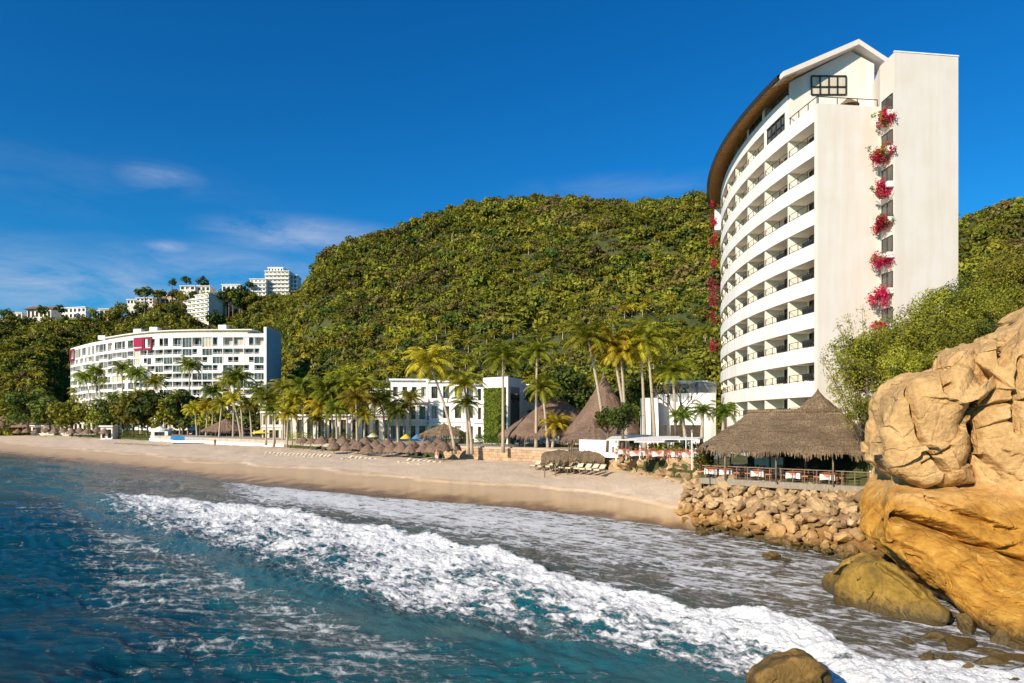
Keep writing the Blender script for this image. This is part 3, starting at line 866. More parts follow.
for k, a in enumerate(sorted(PALMS_M)):
    tall = 'tall' if a[4] < 395 else 'short' if a[4] > 412 else 'mid height'
    palm(*a, '%s %s palm before the low white villa, %s from its left end' % (tall, HN[a[6]], ORD[k]), 'palms in front of the low white villa')
PALMS_L = [
 (8,432,3.2, 10,404,5.0,'frondgold'), (26,431,3.2, 24,398,5.0,'frondolive'), (36,432,3.2, 38,409,5.0,'frondgold'), (47,430,3.2, 45,385,5.4,'frondolive'),
 (60,431,3.2, 59,402,5.0,'frondgold'), (66,431,3.2, 70,411,4.6,'frondolive'),
 (96,434,3.2, 85,378,5.6,'frondgreen'), (104,434,3.2, 97,372,5.4,'frondgreen'), (112,434,3.2, 109,382,5.2,'frondgreen'), (88,433,3.2, 90,400,5.0,'frondolive'),
 (123,435,3.2, 122,368,5.4,'frondgreen'), (133,436,3.2, 136,374,5.4,'frondgreen'), (147,436,3.2, 155,382,5.0,'frondolive'), (118,435,3.2, 112,398,4.4,'frondgreen'),
 (188,437,3.2, 190,366,4.6,'frondgreen'), (243,440,3.2, 238,378,4.8,'frondgreen'), (241,440,3.2, 228,383,4.0,'frondolive'),
 (262,441,3.2, 260,392,4.4,'frondgreen'), (252,440,3.2, 249,405,3.8,'frondolive'), (206,439,3.2, 208,407,4.0,'frondgold'), (197,439,3.2, 195,409,3.8,'frondgold'),
 (219,440,3.2, 222,404,3.8,'frondolive'), (170,437,3.2, 169,411,4.0,'frondgold'), (274,441,3.2, 276,402,4.0,'frondolive'), (142,436,3.2, 143,396,4.4,'frondgold'), (157,436,3.2, 160,402,4.2,'frondolive'), (180,437,3.2, 178,398,4.2,'frondgold'), (233,440,3.2, 234,398,4.0,'frondgold'), (80,433,3.2, 78,392,5.0,'frondolive'), (101,434,3.2, 103,404,4.6,'frondgreen'), (127,436,3.2, 129,399,4.6,'frondgreen'), (212,439,3.2, 214,392,4.4,'frondgreen'),
]
for k, a in enumerate(sorted(PALMS_L)):
    tall = 'tall' if a[4] < 388 else 'short' if a[4] > 405 else 'mid height'
    palm(*a, '%s %s palm by the curved hotel, trunk %s from the left' % (tall, HN[a[6]], ORD[k]), 'palms before the curved hotel')

# ------------------------------------------------------------------ broadleaf trees as things
def tree(base, h, cr, mat, label, group, seed, n=2600, rz=.75, leaf=.07, name='leafy_tree', cat='tree', limbs=6):
    root = thing(name, label, cat, base, group)
    rng = np.random.RandomState(seed); b = Vector(base)
    mb = MB(); top = h-cr*rz*.9
    tk_ = .35 if name == 'shrub' else 1.0
    mb.tube([b+Vector((0,0,-.4)), b+Vector((.1,0,top*.5)), b+Vector((0,.1,top))], [(.03*h+.06)*tk_, (.021*h+.05)*tk_, .09*tk_], 7)
    for k in range(limbs):
        a = k*2.4+rng.rand(); p1 = b+Vector((0,0,top*(.5+.07*k)))
        p2 = p1+Vector((math.cos(a)*cr*.4, math.sin(a)*cr*.4, cr*.3)); p3 = p2+Vector((math.cos(a)*cr*.3, math.sin(a)*cr*.3, cr*.35*rz))
        mb.tube([p1, p2, p3], [(.07+h*.008)*tk_, .06*tk_, .03*tk_], 5)
    mb.build('trunk', M['bark'], root, True)
    V, Q = crown_np(seed, n, 1.0, rz, leaf, 26, .5); V = V*cr+np.array([0, 0, h-cr*rz*.8])
    o = bpy.data.objects.new('crown', me_np('crown', V, Q, [mat])); COL.objects.link(o); o.parent = root
    WL[o.name] = tuple(base)
    return root
TREES = [ # u, d, z, top v, radius, mat, words
 (118,232,3.2,399,8.5,'leafdark','dark spreading tree under the left part of the curved hotel'),
 (133,226,3.2,392,9.0,'leafolive','large bright green tree in front of the curved hotel'),
 (152,222,3.2,388,8.0,'leafdark','tall dark rounded tree before the middle of the curved hotel'),
 (166,220,3.2,396,7.5,'leafolive','green tree right of the tall dark rounded tree'),
 (183,216,3.2,391,7.5,'leafdark','dark leafy tree behind the short golden palms of the pool'),
 (200,214,3.2,404,6.5,'leafdark','low dark tree just left of the dark thatched hut'),
 (216,212,3.2,401,6.5,'leafyellow','yellow green tree above the dark thatched hut'),
 (252,214,3.2,405,6.5,'leafdark','dark tree at the foot of the blue shaded end wall'),
 (268,210,3.2,410,6.0,'leafdark','dark bushy tree right of the foot of the blue shaded end wall'),
 (104,236,3.2,404,7.0,'leafolive','small olive tree near the left end of the curved hotel'),
 (72,250,3.2,398,9.0,'leafolive','olive tree standing just left of the curved hotel'),
 (50,262,5.0,396,11,'leafdark','big dark tree left of the curved hotel'),
 (28,270,5.0,392,12,'leafdark','broad dark tree near the left edge of the shore'),
 (4,280,5.0,388,12,'leafolive','broad olive tree at the far left edge'),
 (398,172,5,384,4.5,'leafdark','dark tree behind the left end of the upper villa storey'),
 (350,176,5,386,6,'leafdark','dark tree behind the palms of the low villa'),
 (300,178,5,388,6,'leafdark','dark tree beside the left end of the low villa'),
 (325,180,5,382,6.5,'leafolive','olive tree behind the middle of the low villa'),
 (568,112,5.5,366,5.6,'leafdark','deep green dense tree between the ivy cube and the thatched cone'),
 (552,116,5.5,372,4.6,'leafdark','dark tree behind the low thatched roof'),
 (640,96,5.5,376,4.6,'leafdark','dark dense tree behind the thatched cone'),
 (622,70,5.2,404,1.9,'leafdark','small dense dark tree right of the thatched cone'),
 (607,72,5.2,409,1.6,'leafdark','small dark bushy tree at the foot of the thatched cone'),
 (660,92,5.5,381,4.2,'leafolive','olive tree behind the stacked white building'),
 (680,100,5.5,368,5.0,'leafdark','dark tree just left of the round tower'),
 (704,104,5.5,355,5.5,'leafolive','olive tree touching the round side of the tower'),
]
for k, (u, d, z, tv, r, mt, lb) in enumerate(TREES):
    h = Z(tv, d)-z
    tree((X(u, d), d, z), h, min(r, h*.62), M[mt], lb, 'broadleaf trees behind the beach', 300+k, n=1500 if d > 200 else 2200, leaf=.085 if d > 200 else .07, rz=.85)

# headland shrubs in front of the tower (nearer, so built individually)
SHR = [
 (866,44,7.5,333,2.5,'leafyellow','feathery yellow green shrub leaning against the tower wall'),
 (880,46,7,338,3.0,'leafolive','olive shrub low in front of the bougainvillea column'),
 (900,45,8,318,2.8,'leafolive','olive shrub below the lowest bougainvillea'),
 (922,46,11,306,2.8,'leafyellow','light green shrub before the foot of the tower wing'),
 (944,48,13,292,2.8,'leafolive','olive shrub under the right corner of the tower wing'),
 (968,50,15,283,3.0,'leafdark','dark shrub just right of the tower corner'),
 (990,46,14.5,282,2.8,'leafolive','round olive shrub upslope of the tan boulder'),
 (1012,48,15,262,3.2,'leafyellow','yellow green shrub near the right edge of the slope'),
 (905,40.5,7.5,352,1.9,'leafyellow','yellowish shrub right above the pale boulder'),
 (930,40,9.5,345,1.8,'leafolive','olive shrub just above the split boulder'),
 (958,39.5,10.5,326,1.9,'leafolive','green shrub on top of the slope above the boulder crack'),
 (985,39,11.5,316,1.8,'leafdark','dark low shrub above the highest boulder'),
 (1008,39,12.5,300,1.9,'leafolive','green shrub above the right end of the boulders'),
 (876,41.5,5.5,388,1.7,'leafolive','straggly olive shrub between the thatched roof and the boulder'),
]
for k, (u, d, z, tv, r, mt, lb) in enumerate(SHR):
    z = float(land_z(X(u, d), d)) if u > 872 else z
    h = max(Z(tv, d)-z, r*1.1)
    tree((X(u, d), d, z), h, min(r, h*.7), M[mt], lb, 'shrubs on the headland slope', 500+k, n=6500, leaf=.030, rz=.8, name='shrub', cat='shrub', limbs=5)

# arching bamboo-like sprays reaching left over the thatched restaurant
def spray_plant(u, d, z, tips, label, seed, mat='leafyellow'):
    rng = np.random.RandomState(seed); base = Vector((X(u, d), d, z))
    root = thing('bamboo_clump', label, 'bamboo', base, None)
    mb = MB(); V, Q = [], []
    for (tu, tv, dy) in tips:
        tip = P(tu, tv, d+dy); mid = base.lerp(tip, .55)+Vector((0, 0, (tip-base).length*.16))
        pts = [base.lerp(mid, t).lerp(mid.lerp(tip, t), t) for t in np.linspace(0, 1, 12)]
        mb.tube(pts, [.035-.0022*k for k in range(12)], 5)
        for k in range(260):
            t = rng.uniform(.38, 1.0); p = base.lerp(mid, t).lerp(mid.lerp(tip, t), t)
            c = np.array(p)+rng.normal(0, 1, 3)*np.array([.26, .26, .20])*(1.15-t*.5)
            a = rng.normal(0, 1, 3)+np.array([0, 0, -.5]); a /= np.linalg.norm(a); b = np.cross(a, rng.normal(0, 1, 3)); b /= np.linalg.norm(b)
            s = rng.uniform(.07, .15); i = len(V)
            V += [c-a*s, c-b*s*.22, c+a*s, c+b*s*.22]; Q.append((i, i+1, i+2, i+3))
    mb.build('stem', M['bark'], root, True)
    o = bpy.data.objects.new('foliage', me_np('foliage', np.array(V)-np.array(base), np.array(Q), [M[mat]])); COL.objects.link(o); o.parent = root
    WL[o.name] = tuple(base)
spray_plant(868, 44.5, 5.2, [(832,345,0),(822,360,1),(838,322,0),(848,316,.5),(862,308,0),(826,372,-.5),(836,378,0),(845,330,1),(880,330,0),(842,352,-1),(850,340,0),(830,388,-1)],
            'arching bamboo clump spreading feathery sprays in front of the tower wall', 71)
spray_plant(892, 43, 7.0, [(868,342,0),(876,326,0),(888,318,0),(905,330,0),(862,360,-1),(880,350,0),(900,345,-1)],
            'second bamboo clump right of the arching one, above the pale boulder', 72, 'leafolive')
# ------------------------------------------------------------------ the tall curved tower
TR, TH0, TL = 77.0, R_(-10), 5.1
def arc(s, inset=0.0):
    a = TH0+s/TR
    x = 27.55+TR*(-math.cos(a)+math.cos(TH0)); y = 61.5+TR*(math.sin(a)-math.sin(TH0))
    nx, ny = -math.cos(a), math.sin(a)        # outward
    return Vector((x-nx*inset, y-ny*inset, 0))
def V3(p, z): return Vector((p[0], p[1], z))
SEND = 41.0
ZB = [8.62+3.12*k for k in range(10)]          # parapet tops, [9] = terrace parapet
tower = thing('hotel_tower', 'tall white curved hotel tower with stacked balconies and a dark curved roof', 'hotel', (30, 66, 4.0))
def arc_poly(s0, s1, i0, i1, n=24):
    a = [arc(s0+(s1-s0)*k/n, i0) for k in range(n+1)]; b = [arc(s0+(s1-s0)*k/n, i1) for k in range(n, -1, -1)]
    return a+b
def band(name, s0, s1, i0, i1, z0, z1, mat, n=24, par=None):
    mb = MB(); a = [arc(s0+(s1-s0)*k/n, i0) for k in range(n+1)]; b = [arc(s0+(s1-s0)*k/n, i1) for k in range(n+1)]
    for k in range(n):
        mb.quad(V3(a[k+1], z0), V3(a[k], z0), V3(a[k], z1), V3(a[k+1], z1))
        mb.quad(V3(b[k], z0), V3(b[k+1], z0), V3(b[k+1], z1), V3(b[k], z1))
        mb.quad(V3(a[k], z1), V3(b[k], z1), V3(b[k+1], z1), V3(a[k+1], z1))
        mb.quad(V3(a[k+1], z0), V3(b[k+1], z0), V3(b[k], z0), V3(a[k], z0))
    for k, f in ((0, 0), (n, 1)):
        q = [V3(a[k], z0), V3(b[k], z0), V3(b[k], z1), V3(a[k], z1)]
        mb.quad(*(q if not f else q[::-1]))
    return mb.build(name, mat, par or tower)
# parapet bands with floor slab behind
for k in range(11):
    z = 8.62+3.12*k
    s0 = 0.0 if k < 10 else TL
    if k >= 10: s0 = TL
    top = z if k < 11 else z
    band('parapet_band', s0, SEND, -.02, .22, z-1.42, z, M['white'])
    band('balcony_floor', s0+.0, SEND, .222, 2.6, z-.62, z-.42, M['white'])
    band('balcony_ceiling', s0+.0, SEND, .222, 2.6, z-1.40, z-1.28, M['balcony'])
band('podium_band', 0, SEND, -.02, .3, 2.5, 5.2, M['white'])
# back wall of the rooms
band('room_wall', 0.3, TL, 1.9, 2.2, 3.0, ZB[9]-.63, M['balcony'], 8)
band('room_wall', TL, SEND, 1.9, 2.2, 3.0, 40.4, M['balcony'], 40)
mb = MB(); pts = [arc(SEND, .3), arc(SEND, 14)]
mb.prism([arc(SEND-.4, .3)[:2], arc(SEND, .3)[:2], arc(SEND, 14)[:2], arc(SEND-.4, 14)[:2]], 2.5, 39.5)
mb.prism([(33.5+.9, 63.2), (40.4, 62), (40.5, 101), (38, 101), (35.5, 80)], 2.5, 39.0)
mb.build('rear_wall', M['white'], tower)
# dividers between the bays, balcony doors and railings
def opening(sa, sb, z0, z1, lvl, bay, kind):
    pass
furn = []
for k in range(11):
    zt = 8.62+3.12*k                         # parapet top of this storey
    zc = zt+3.12-1.40                        # underside of the band above
    first = 0 if k < 9 else 1
    if k == 9: first = 1
    for b in range(first, 8):
        sa, sb = b*TL, min((b+1)*TL, SEND)
        # divider at far side of the bay
        mb = MB()
        a0, a1 = arc(sb-.12, .10), arc(sb-.12, 1.9); e0, e1 = arc(sb+.12, .10), arc(sb+.12, 1.9)
        if k < 10:
            mb.prism([a0[:2], a1[:2], e1[:2], e0[:2]], zt-.42, zc+.1); mb.build('divider_wall', M['balcony'], tower)
        else:
            mb.prism([a0[:2], a1[:2], e1[:2], e0[:2]], zt-.42, 40.9-.06*b); mb.build('divider_wall', M['white'], tower)
        glazed = (k == 9 and b == 1) or (k == 10 and b == 2)
        if glazed:
            # flush window grid
            w = MB(); n = 4
            w0, w1 = sa+.5, sb-.5
            zz0, zz1 = zt+.02, (zc-.02 if k == 9 else 40.7)
            for q in range(n+1):
                p = arc(w0+(w1-w0)*q/n, .12); w.seg(V3(p, zz0), V3(p, zz1), .10, .10)
            for zz in (zz0+.04, zz0+.75, zz1-.05):
                w.seg(V3(arc(w0, .12), zz), V3(arc(w1, .12), zz), .08, .08)
            fr = w.build('window', M['darkmetal'], tower)
            g = MB(); g.quad(V3(arc(w1, .17), zz0), V3(arc(w0, .17), zz0), V3(arc(w0, .17), zz1), V3(arc(w1, .17), zz1)); g.build('pane', M['glass'], fr)
            s2 = MB()
            for (ja, jb) in ((sa, w0), (w1, sb)):
                s2.prism([arc(ja, .0)[:2], arc(jb, .0)[:2], arc(jb, .2)[:2], arc(ja, .2)[:2]], zt-.02, zz1+.02)
            s2.build('window_surround', M['white'], tower)
            continue
        # sliding door on the back wall, towards the far side
        d0, d1 = sa+4.25, sa+2.3
        zf = zt-.42
        dm = MB()
        for s in (d0, (d0+d1)/2, d1):
            p = arc(s, 1.84); dm.seg(V3(p, zf), V3(p, zf+2.05), .12, .12)
        dm.seg(V3(arc(d0, 1.84), zf+2.05), V3(arc(d1, 1.84), zf+2.05), .09, .09)
        dm.seg(V3(arc(d0, 1.84), zf+.05), V3(arc(d1, 1.84), zf+.05), .09, .09)
        fr = dm.build('sliding_door', M['darkmetal'], tower)
        g = MB(); g.quad(V3(arc(d0, 1.87), zf), V3(arc(d1, 1.87), zf), V3(arc(d1, 1.87), zf+2.05), V3(arc(d0, 1.87), zf+2.05)); g.build('pane', M['glass'], fr)
        # railing on top of the parapet
        r = MB(); r0, r1 = sa+.14, sb-.14
        for zz in (zt+.72, zt+.12):
            for q in range(4): r.seg(V3(arc(r0+(r1-r0)*q/4, .10), zz), V3(arc(r0+(r1-r0)*(q+1)/4, .10), zz), .045, .045)
        for q in range(4):
            p = arc(r0+(r1-r0)*q/3, .10); r.seg(V3(p, zt), V3(p, zt+.72), .055, .055)
        r.build('railing', M['darkmetal'], tower)
        if k < 9 and k <= 5 and b < 6: furn.append((k, b))
# near gable wall, terrace and wing
mb = MB(); mb.prism([(27.50, 61.48), (33.6, 62.2), (33.8, 62.8), (27.44, 62.0)], 2.5, ZB[9]); mb.build('gable_wall', M['gable'], tower)
mb = MB(); mb.prism([(27.56, 62.05), (33.5, 62.7), (34.6, 66.2), (27.0, 66.2)], ZB[9]-.62, ZB[9]-.42); mb.build('terrace_floor', M['paving'], tower)
mb = MB(); mb.prism([(33.5, 59.8), (39.6, 60.6), (40.5, 75), (36.5, 75), (34.9, 66.3), (33.5, 62.2)], 2.5, 40.4); mb.build('wing_wall', M['gable'], tower)
mb = MB()
mb.prism([(33.46, 59.76), (39.64, 60.56), (39.64, 60.72), (33.46, 59.92)], 40.41, 40.52); mb.build('wing_coping', M['white'], tower)
# penthouse end wall with gable top
pw = MB()
yw = 66.2; xa, xb = 26.95, 35.1
pa = [(xa, ZB[9]-.5), (xb, ZB[9]-.5), (xb, 42.7), (32.8, 43.95), (xa, 40.95)]
i = len(pw.v)
for yy in (yw, yw+.3):
    for (x, z) in pa: pw.v.append((x, yy, z))
pw.f.append((i, i+1, i+2, i+3, i+4)); pw.f.append((i+9, i+8, i+7, i+6, i+5)); pw.m += [0, 0]
for q in range(5): pw.f.append((i+q, i+5+q, i+5+(q+1) % 5, i+(q+1) % 5)); pw.m.append(0)
pw.build('penthouse_wall', M['gable'], tower)
w = MB(); wx0, wx1, wz0, wz1 = 29.0, 32.35, 39.7, 41.5
for q in range(5): w.seg((wx0+(wx1-wx0)*q/4, yw-.06, wz0), (wx0+(wx1-wx0)*q/4, yw-.06, wz1), .12, .12)
for zz in (wz0, wz0+.75, wz1): w.seg((wx0, yw-.06, zz), (wx1, yw-.06, zz), .12, .12)
fr = w.build('window', M['darkmetal'], tower)
g = MB(); g.quad((wx0, yw-.02, wz0), (wx1, yw-.02, wz0), (wx1, yw-.02, wz1), (wx0, yw-.02, wz1)); g.build('pane', M['curtain'], fr)
# terrace rail
r = MB(); z = ZB[9]
A, B_, = Vector((27.6, 61.8, z)), Vector((33.4, 62.45, z))
for zz in (.75,): r.seg(A+Vector((0,0,zz)), B_+Vector((0,0,zz)), .06, .06)
for q in range(4): p = A.lerp(B_, q/3); r.seg(p, p+Vector((0,0,.75)), .06, .06)
for q in range(4): r.seg(V3(arc(.1+q*1.2, .1), z+.75), V3(arc(.1+(q+1)*1.2, .1), z+.75), .06, .06)
for q in range(4): p = arc(.1+q*1.55, .1); r.seg(V3(p, z), V3(p, z+.75), .06, .06)
r.build('railing', M['darkmetal'], tower)
# roof: slab following the arc, eave outward, ridge inside
def roofz(t): return 40.75+(43.75-40.75)*t
rs0, rs1, n = TL-1.6, SEND+1.0, 40
roof = MB(); so_ = MB()
for q in range(n):
    sa, sb = rs0+(rs1-rs0)*q/n, rs0+(rs1-rs0)*(q+1)/n
    prev = None
    for (ia, za), (ib, zb) in (((-1.9, 40.7), (6.1, 44.4)), ((6.1, 44.4), (9.3, 42.7))):
        roof.quad(V3(arc(sa, ia), za+.16), V3(arc(sa, ib), zb+.16), V3(arc(sb, ib), zb+.16), V3(arc(sb, ia), za+.16))
    roof.quad(V3(arc(sb, -1.9), 40.52), V3(arc(sa, -1.9), 40.52), V3(arc(sa, -1.9), 40.86), V3(arc(sb, -1.9), 40.86))
    roof.quad(V3(arc(sb, -1.9), 40.52), V3(arc(sb, -1.55), 40.60), V3(arc(sa, -1.55), 40.60), V3(arc(sa, -1.9), 40.52))
    so_.quad(V3(arc(sb, -1.55), 40.60), V3(arc(sb, 6.1), 44.2), V3(arc(sa, 6.1), 44.2), V3(arc(sa, -1.55), 40.60))
    so_.quad(V3(arc(sb, 6.1), 44.2), V3(arc(sb, 9.3), 42.45), V3(arc(sa, 9.3), 42.45), V3(arc(sa, 6.1), 44.2))
rf = roof.build('roof', M['darkmetal'], tower)
so_.build('soffit', M['wood'], rf)
ra = MB()
for q in range(60):
    s = rs0+.2+(rs1-rs0-.4)*q/59
    ra.seg(V3(arc(s, -1.5), 40.52), V3(arc(s, .2), 41.16), .10, .12)
ra.build('rafters', M['wood'], rf)
# thick white gable fascia at the near end
fa = MB()
e0 = rs0-.55
ins = [(-1.6, 40.72), (6.1, 44.35), (9.4, 42.6)]
for k in range(2):
    (ia, za), (ib, zb) = ins[k], ins[k+1]
    c = [V3(arc(e0, ia), za-.25), V3(arc(e0, ib), zb-.25), V3(arc(rs0+1.5, ib), zb-.25), V3(arc(rs0+1.5, ia), za-.25)]
    t = [p+Vector((0, 0, .50)) for p in c]
    fa.quad(*c); fa.quad(*t[::-1])
    for q in range(4): fa.quad(c[(q+1) % 4], c[q], t[q], t[(q+1) % 4])
fa.build('gable_fascia', M['gable'], tower)
# far end box under the roof tip
mb = MB(); mb.prism([arc(SEND-2, -.9)[:2], arc(SEND+.6, -.9)[:2], arc(SEND+.6, .5)[:2], arc(SEND-2, .5)[:2]], 36.2, 39.2); mb.build('end_planter', M['white'], tower)
# planter niches in the side wall of the wing
WIN_V = [97.7, 133, 168, 203, 237.7, 273, 308.5]
for k in range(7):
    ztop = Z(WIN_V[k], 60.9)
    w = MB(); x = 33.5-.03
    y0, y1 = 60.05, 61.75
    w.box((x, (y0+y1)/2, ztop-.85), (.04, y1-y0, 1.7))
    fr = w.build('window', M['glass'], tower)
    f2 = MB()
    for yy in (y0, (y0+y1)/2, y1): f2.seg((x-.03, yy, ztop-1.7), (x-.03, yy, ztop), .06, .06)
    f2.seg((x-.03, y0, ztop), (x-.03, y1, ztop), .06, .06); f2.build('window_frame', M['darkmetal'], fr)
    pl = MB(); pl.box((x-.28, 60.9, ztop-1.75), (.5, 2.1, .5)); pl.build('planter_box', M['white'], tower)

def flower_mass(name, cx, cy, cz, sx, sy, sz, seed, n, label, cat, mat, mat2, group=None, leaf=.085, droop=.5):
    rng = np.random.RandomState(seed); root = thing(name, label, cat, (cx, cy, cz), group)
    for part_, m_, nn, s_ in (('blossoms', mat, n, 1.0), ('foliage', mat2, n//4, .6)):
        cc = rng.normal(0, .48, (9, 3))*np.array([sx, sy, sz*.7]); cc[:, 2] -= np.abs(cc[:, 1])*droop*.5
        ci = rng.randint(0, 9, nn); C = cc[ci]+rng.normal(0, .26, (nn, 3))*np.array([sx, sy, sz])*s_
        nr = rng.normal(0, 1, (nn, 3)); nr /= np.linalg.norm(nr, axis=1)[:, None]
        a = np.cross(nr, rng.normal(0, 1, (nn, 3))); a /= np.linalg.norm(a, axis=1)[:, None]; b = np.cross(nr, a)
        s = leaf*rng.uniform(.6, 1.3, (nn, 1))
        Vv = np.stack([C-a*s, C-b*s*.7, C+a*s, C+b*s*.7], 1).reshape(-1, 3)
        o = bpy.data.objects.new(part_, me_np(part_, Vv, np.arange(4*nn).reshape(-1, 4), [m_])); COL.objects.link(o); o.parent = root
    return root
BG = [(886,115,1.0),(884,150,1.0),(883,187,.9),(886,220,.95),(885,256,1.0),(884,292,1.0),(880,325,.7)]
NB = ['topmost bougainvillea, hanging beside the roof terrace','second bougainvillea from the top, trailing sprigs to the right','third bougainvillea from the top, round and compact','fourth bougainvillea from the top on the wing','fifth bougainvillea from the top, partly brownish green','sixth bougainvillea from the top on the wing','lowest small magenta bougainvillea, just above the shrubs']
for k, (u, v, s) in enumerate(BG):
    flower_mass('bougainvillea', X(u, 60.2), 60.6, Z(v, 60.2), .72*s, .9*s, .88*s, 40+k, 1150, 'magenta '+NB[k] if not NB[k].startswith('lowest') else NB[k], 'flowering plant', M['bougain'], M['leafolive'], 'bougainvilleas in the wing planters')
for k, (v, s) in enumerate([(205,.8),(222,1.0),(240,.9),(262,.8),(285,1.1),(300,.9),(318,1.0),(345,.8)]):
    flower_mass('bougainvillea', X(713.5, 97), 97, Z(v, 97), .55*s, .6, 1.3*s, 60+k, 330, 'pink bougainvillea clinging to the far round edge of the tower, %s from the top' % ORD[k], 'flowering plant', M['bougain'], M['leafdry'], 'bougainvilleas at the far edge of the tower', .10)

# balcony furniture
proto_b = None
for (k, b) in furn:
    sm = b*TL+2.6; p = arc(sm, .95); zf = 8.62+3.12*k-.42
    a = TH0+sm/TR; rz = math.atan2(math.cos(a), math.sin(a))
    if proto_b is None:
        proto_b = thing('balcony_sofa', 'x', 'sofa', (0,0,0), 'balcony furniture on the tower')
        t = MB(); t.box((0,0,.72), (1.6,.75,.22)); t.build('seat', M['darkmetal'], proto_b); t = MB(); t.box((0,.34,.98), (1.6,.12,.42)); t.build('backrest', M['darkmetal'], proto_b)
        for (sx, sy) in ((-.7,-.3),(.7,-.3),(.7,.3),(-.7,.3)):
            t = MB(); t.box((sx, sy, .30), (.06,.06,.6)); t.build('leg', M['darkmetal'], proto_b)
        o = proto_b; o.location = (p.x, p.y, zf); o.rotation_euler = (0,0,rz)
    else: o = dup(proto_b, (p.x, p.y, zf), rz)
    o['label'] = 'dark sofa on the %s tower balcony from the corner, %s storey above the thatched roof' % (ORD[b], ORD[k])
# little thatched parasol and lounger on the roof terrace
def small_parasol(x, y, z, r, h, label, mat, group=None, name='thatched_parasol', pole='drift'):
    root = thing(name, label, 'parasol', (x, y, z), group)
    mb = MB(); mb.tube([(x,y,z),(x,y,z+h)], .05, 6); mb.build('pole', M[pole], root)
    c = MB(); c.lathe((x,y,z), [(r, h*.68), (r*1.02, h*.72), (r*.6, h*.88), (.06, h*1.08)], 16); c.build('canopy', mat, root, True)
    return root
small_parasol(31.6, 64.2, ZB[9]-.42, .95, 2.0, 'small thatched parasol on the roof terrace of the tower', M['thatch'])

# ------------------------------------------------------------------ the curved hotel on the left
hp = [(-90.6,250), (-131.7,254), (-163.9,273), (-194.5,301)]
def hpt(t):
    t = t*3; i = min(int(t), 2); f = t-i
    q = [hp[max(i-1, 0)], hp[i], hp[i+1], hp[min(i+2, 3)]]
    if i == 0: q[0] = (2*hp[0][0]-hp[1][0], 2*hp[0][1]-hp[1][1]+3.5)
    if i == 2: q[3] = (2*hp[3][0]-hp[2][0], 2*hp[3][1]-hp[2][1]+2)
    def cr(a, b, c, d): return .5*((2*b)+(-a+c)*f+(2*a-5*b+4*c-d)*f*f+(-a+3*b-3*c+d)*f**3)
    return Vector((cr(*[w[0] for w in q]), cr(*[w[1] for w in q]), 0))
_S = [hpt(k/300) for k in range(301)]; _l = [0]
for k in range(300): _l.append(_l[-1]+(_S[k+1]-_S[k]).length)
HLEN = _l[-1]
def harc(s, inset=0):
    s = min(max(s, 0), HLEN); k = int(np.searchsorted(_l, s)); k = min(max(k, 1), 300)
    f = (s-_l[k-1])/(_l[k]-_l[k-1]); p = _S[k-1].lerp(_S[k], f); d = (_S[k]-_S[k-1]).normalized()
    n = Vector((-d.y, d.x, 0))            # outward (towards the sea)
    if n.y > 0: n = -n
    return p-n*inset
hot = thing('curved_hotel', 'long white curved hotel with a grid of windows and an end wall in blue shade', 'hotel', (-140, 262, 4.5))
NC = 31; CW = HLEN/NC; FH = 3.0; ZT = 40.4
def hband(mb, s0, s1, i0, i1, z0, z1, n=30):
    for k in range(n):
        sa, sb = s0+(s1-s0)*k/n, s0+(s1-s0)*(k+1)/n
        a0, a1, b0, b1 = harc(sa, i0), harc(sb, i0), harc(sa, i1), harc(sb, i1)
        mb.quad(V3(a1, z0), V3(a0, z0), V3(a0, z1), V3(a1, z1)); mb.quad(V3(a0, z1), V3(b0, z1), V3(b1, z1), V3(a1, z1))
        mb.quad(V3(a1, z0), V3(b1, z0), V3(b0, z0), V3(a0, z0))
        if k == 0: mb.quad(V3(a0, z0), V3(b0, z0), V3(b0, z1), V3(a0, z1))
        if k == n-1: mb.quad(V3(a1, z1), V3(b1, z1), V3(b1, z0), V3(a1, z0))
mb = MB(); hband(mb, .01, HLEN, 1.9, 14, 3.5, ZT-.4); mb.build('main_wall', M['pale'], hot)
mb = MB(); hband(mb, 0, HLEN, -.05, 1.95, ZT-1.3, ZT); mb.build('roof_parapet', M['white'], hot)
mb = MB(); hband(mb, 8, 84, 4, 12, ZT+.002, ZT+1.7); mb.build('roof_storey', M['pale'], hot)
mb = MB(); hband(mb, 6, 86, 3, 13, ZT+1.703, ZT+2.1); mb.build('roof_canopy', M['cream'], hot)
mb = MB()
for s in (18, 50, 61, 95): mb.box(V3(harc(s, 6), ZT+3.0), (3, 3, 1.8))
mb.build('rooftop_plant_room', M['white'], hot)
lev = [ZT-1.3-3.6]
while lev[-1] > 8: lev.append(lev[-1]-FH)
for z in lev:
    mb = MB(); hband(mb, 0, HLEN, 0.0, 1.94, z-.55, z); mb.build('floor_slab', M['white'], hot)
rg = random.Random(3)
for c in range(NC+1):
    mb = MB(); s = min(max(c*CW, .12), HLEN-.12)
    a0, a1, b0, b1 = harc(s-.12, -.02), harc(s+.12, -.02), harc(s-.12, 1.93), harc(s+.12, 1.93)
    mb.prism([a0[:2], a1[:2], b1[:2], b0[:2]], 3.5, ZT-1.31); mb.build('divider_wall', M['white'], hot)
wins = []
for li, z in enumerate(lev):
    z1 = (ZT-1.32) if li == 0 else lev[li-1]-.56
    for c in range(NC):
        s0, s1 = c*CW+.14, (c+1)*CW-.14; wins.append((li, c, s0, s1, z+.003, z1))
rest = MB(); infill = MB(); cnt = 0
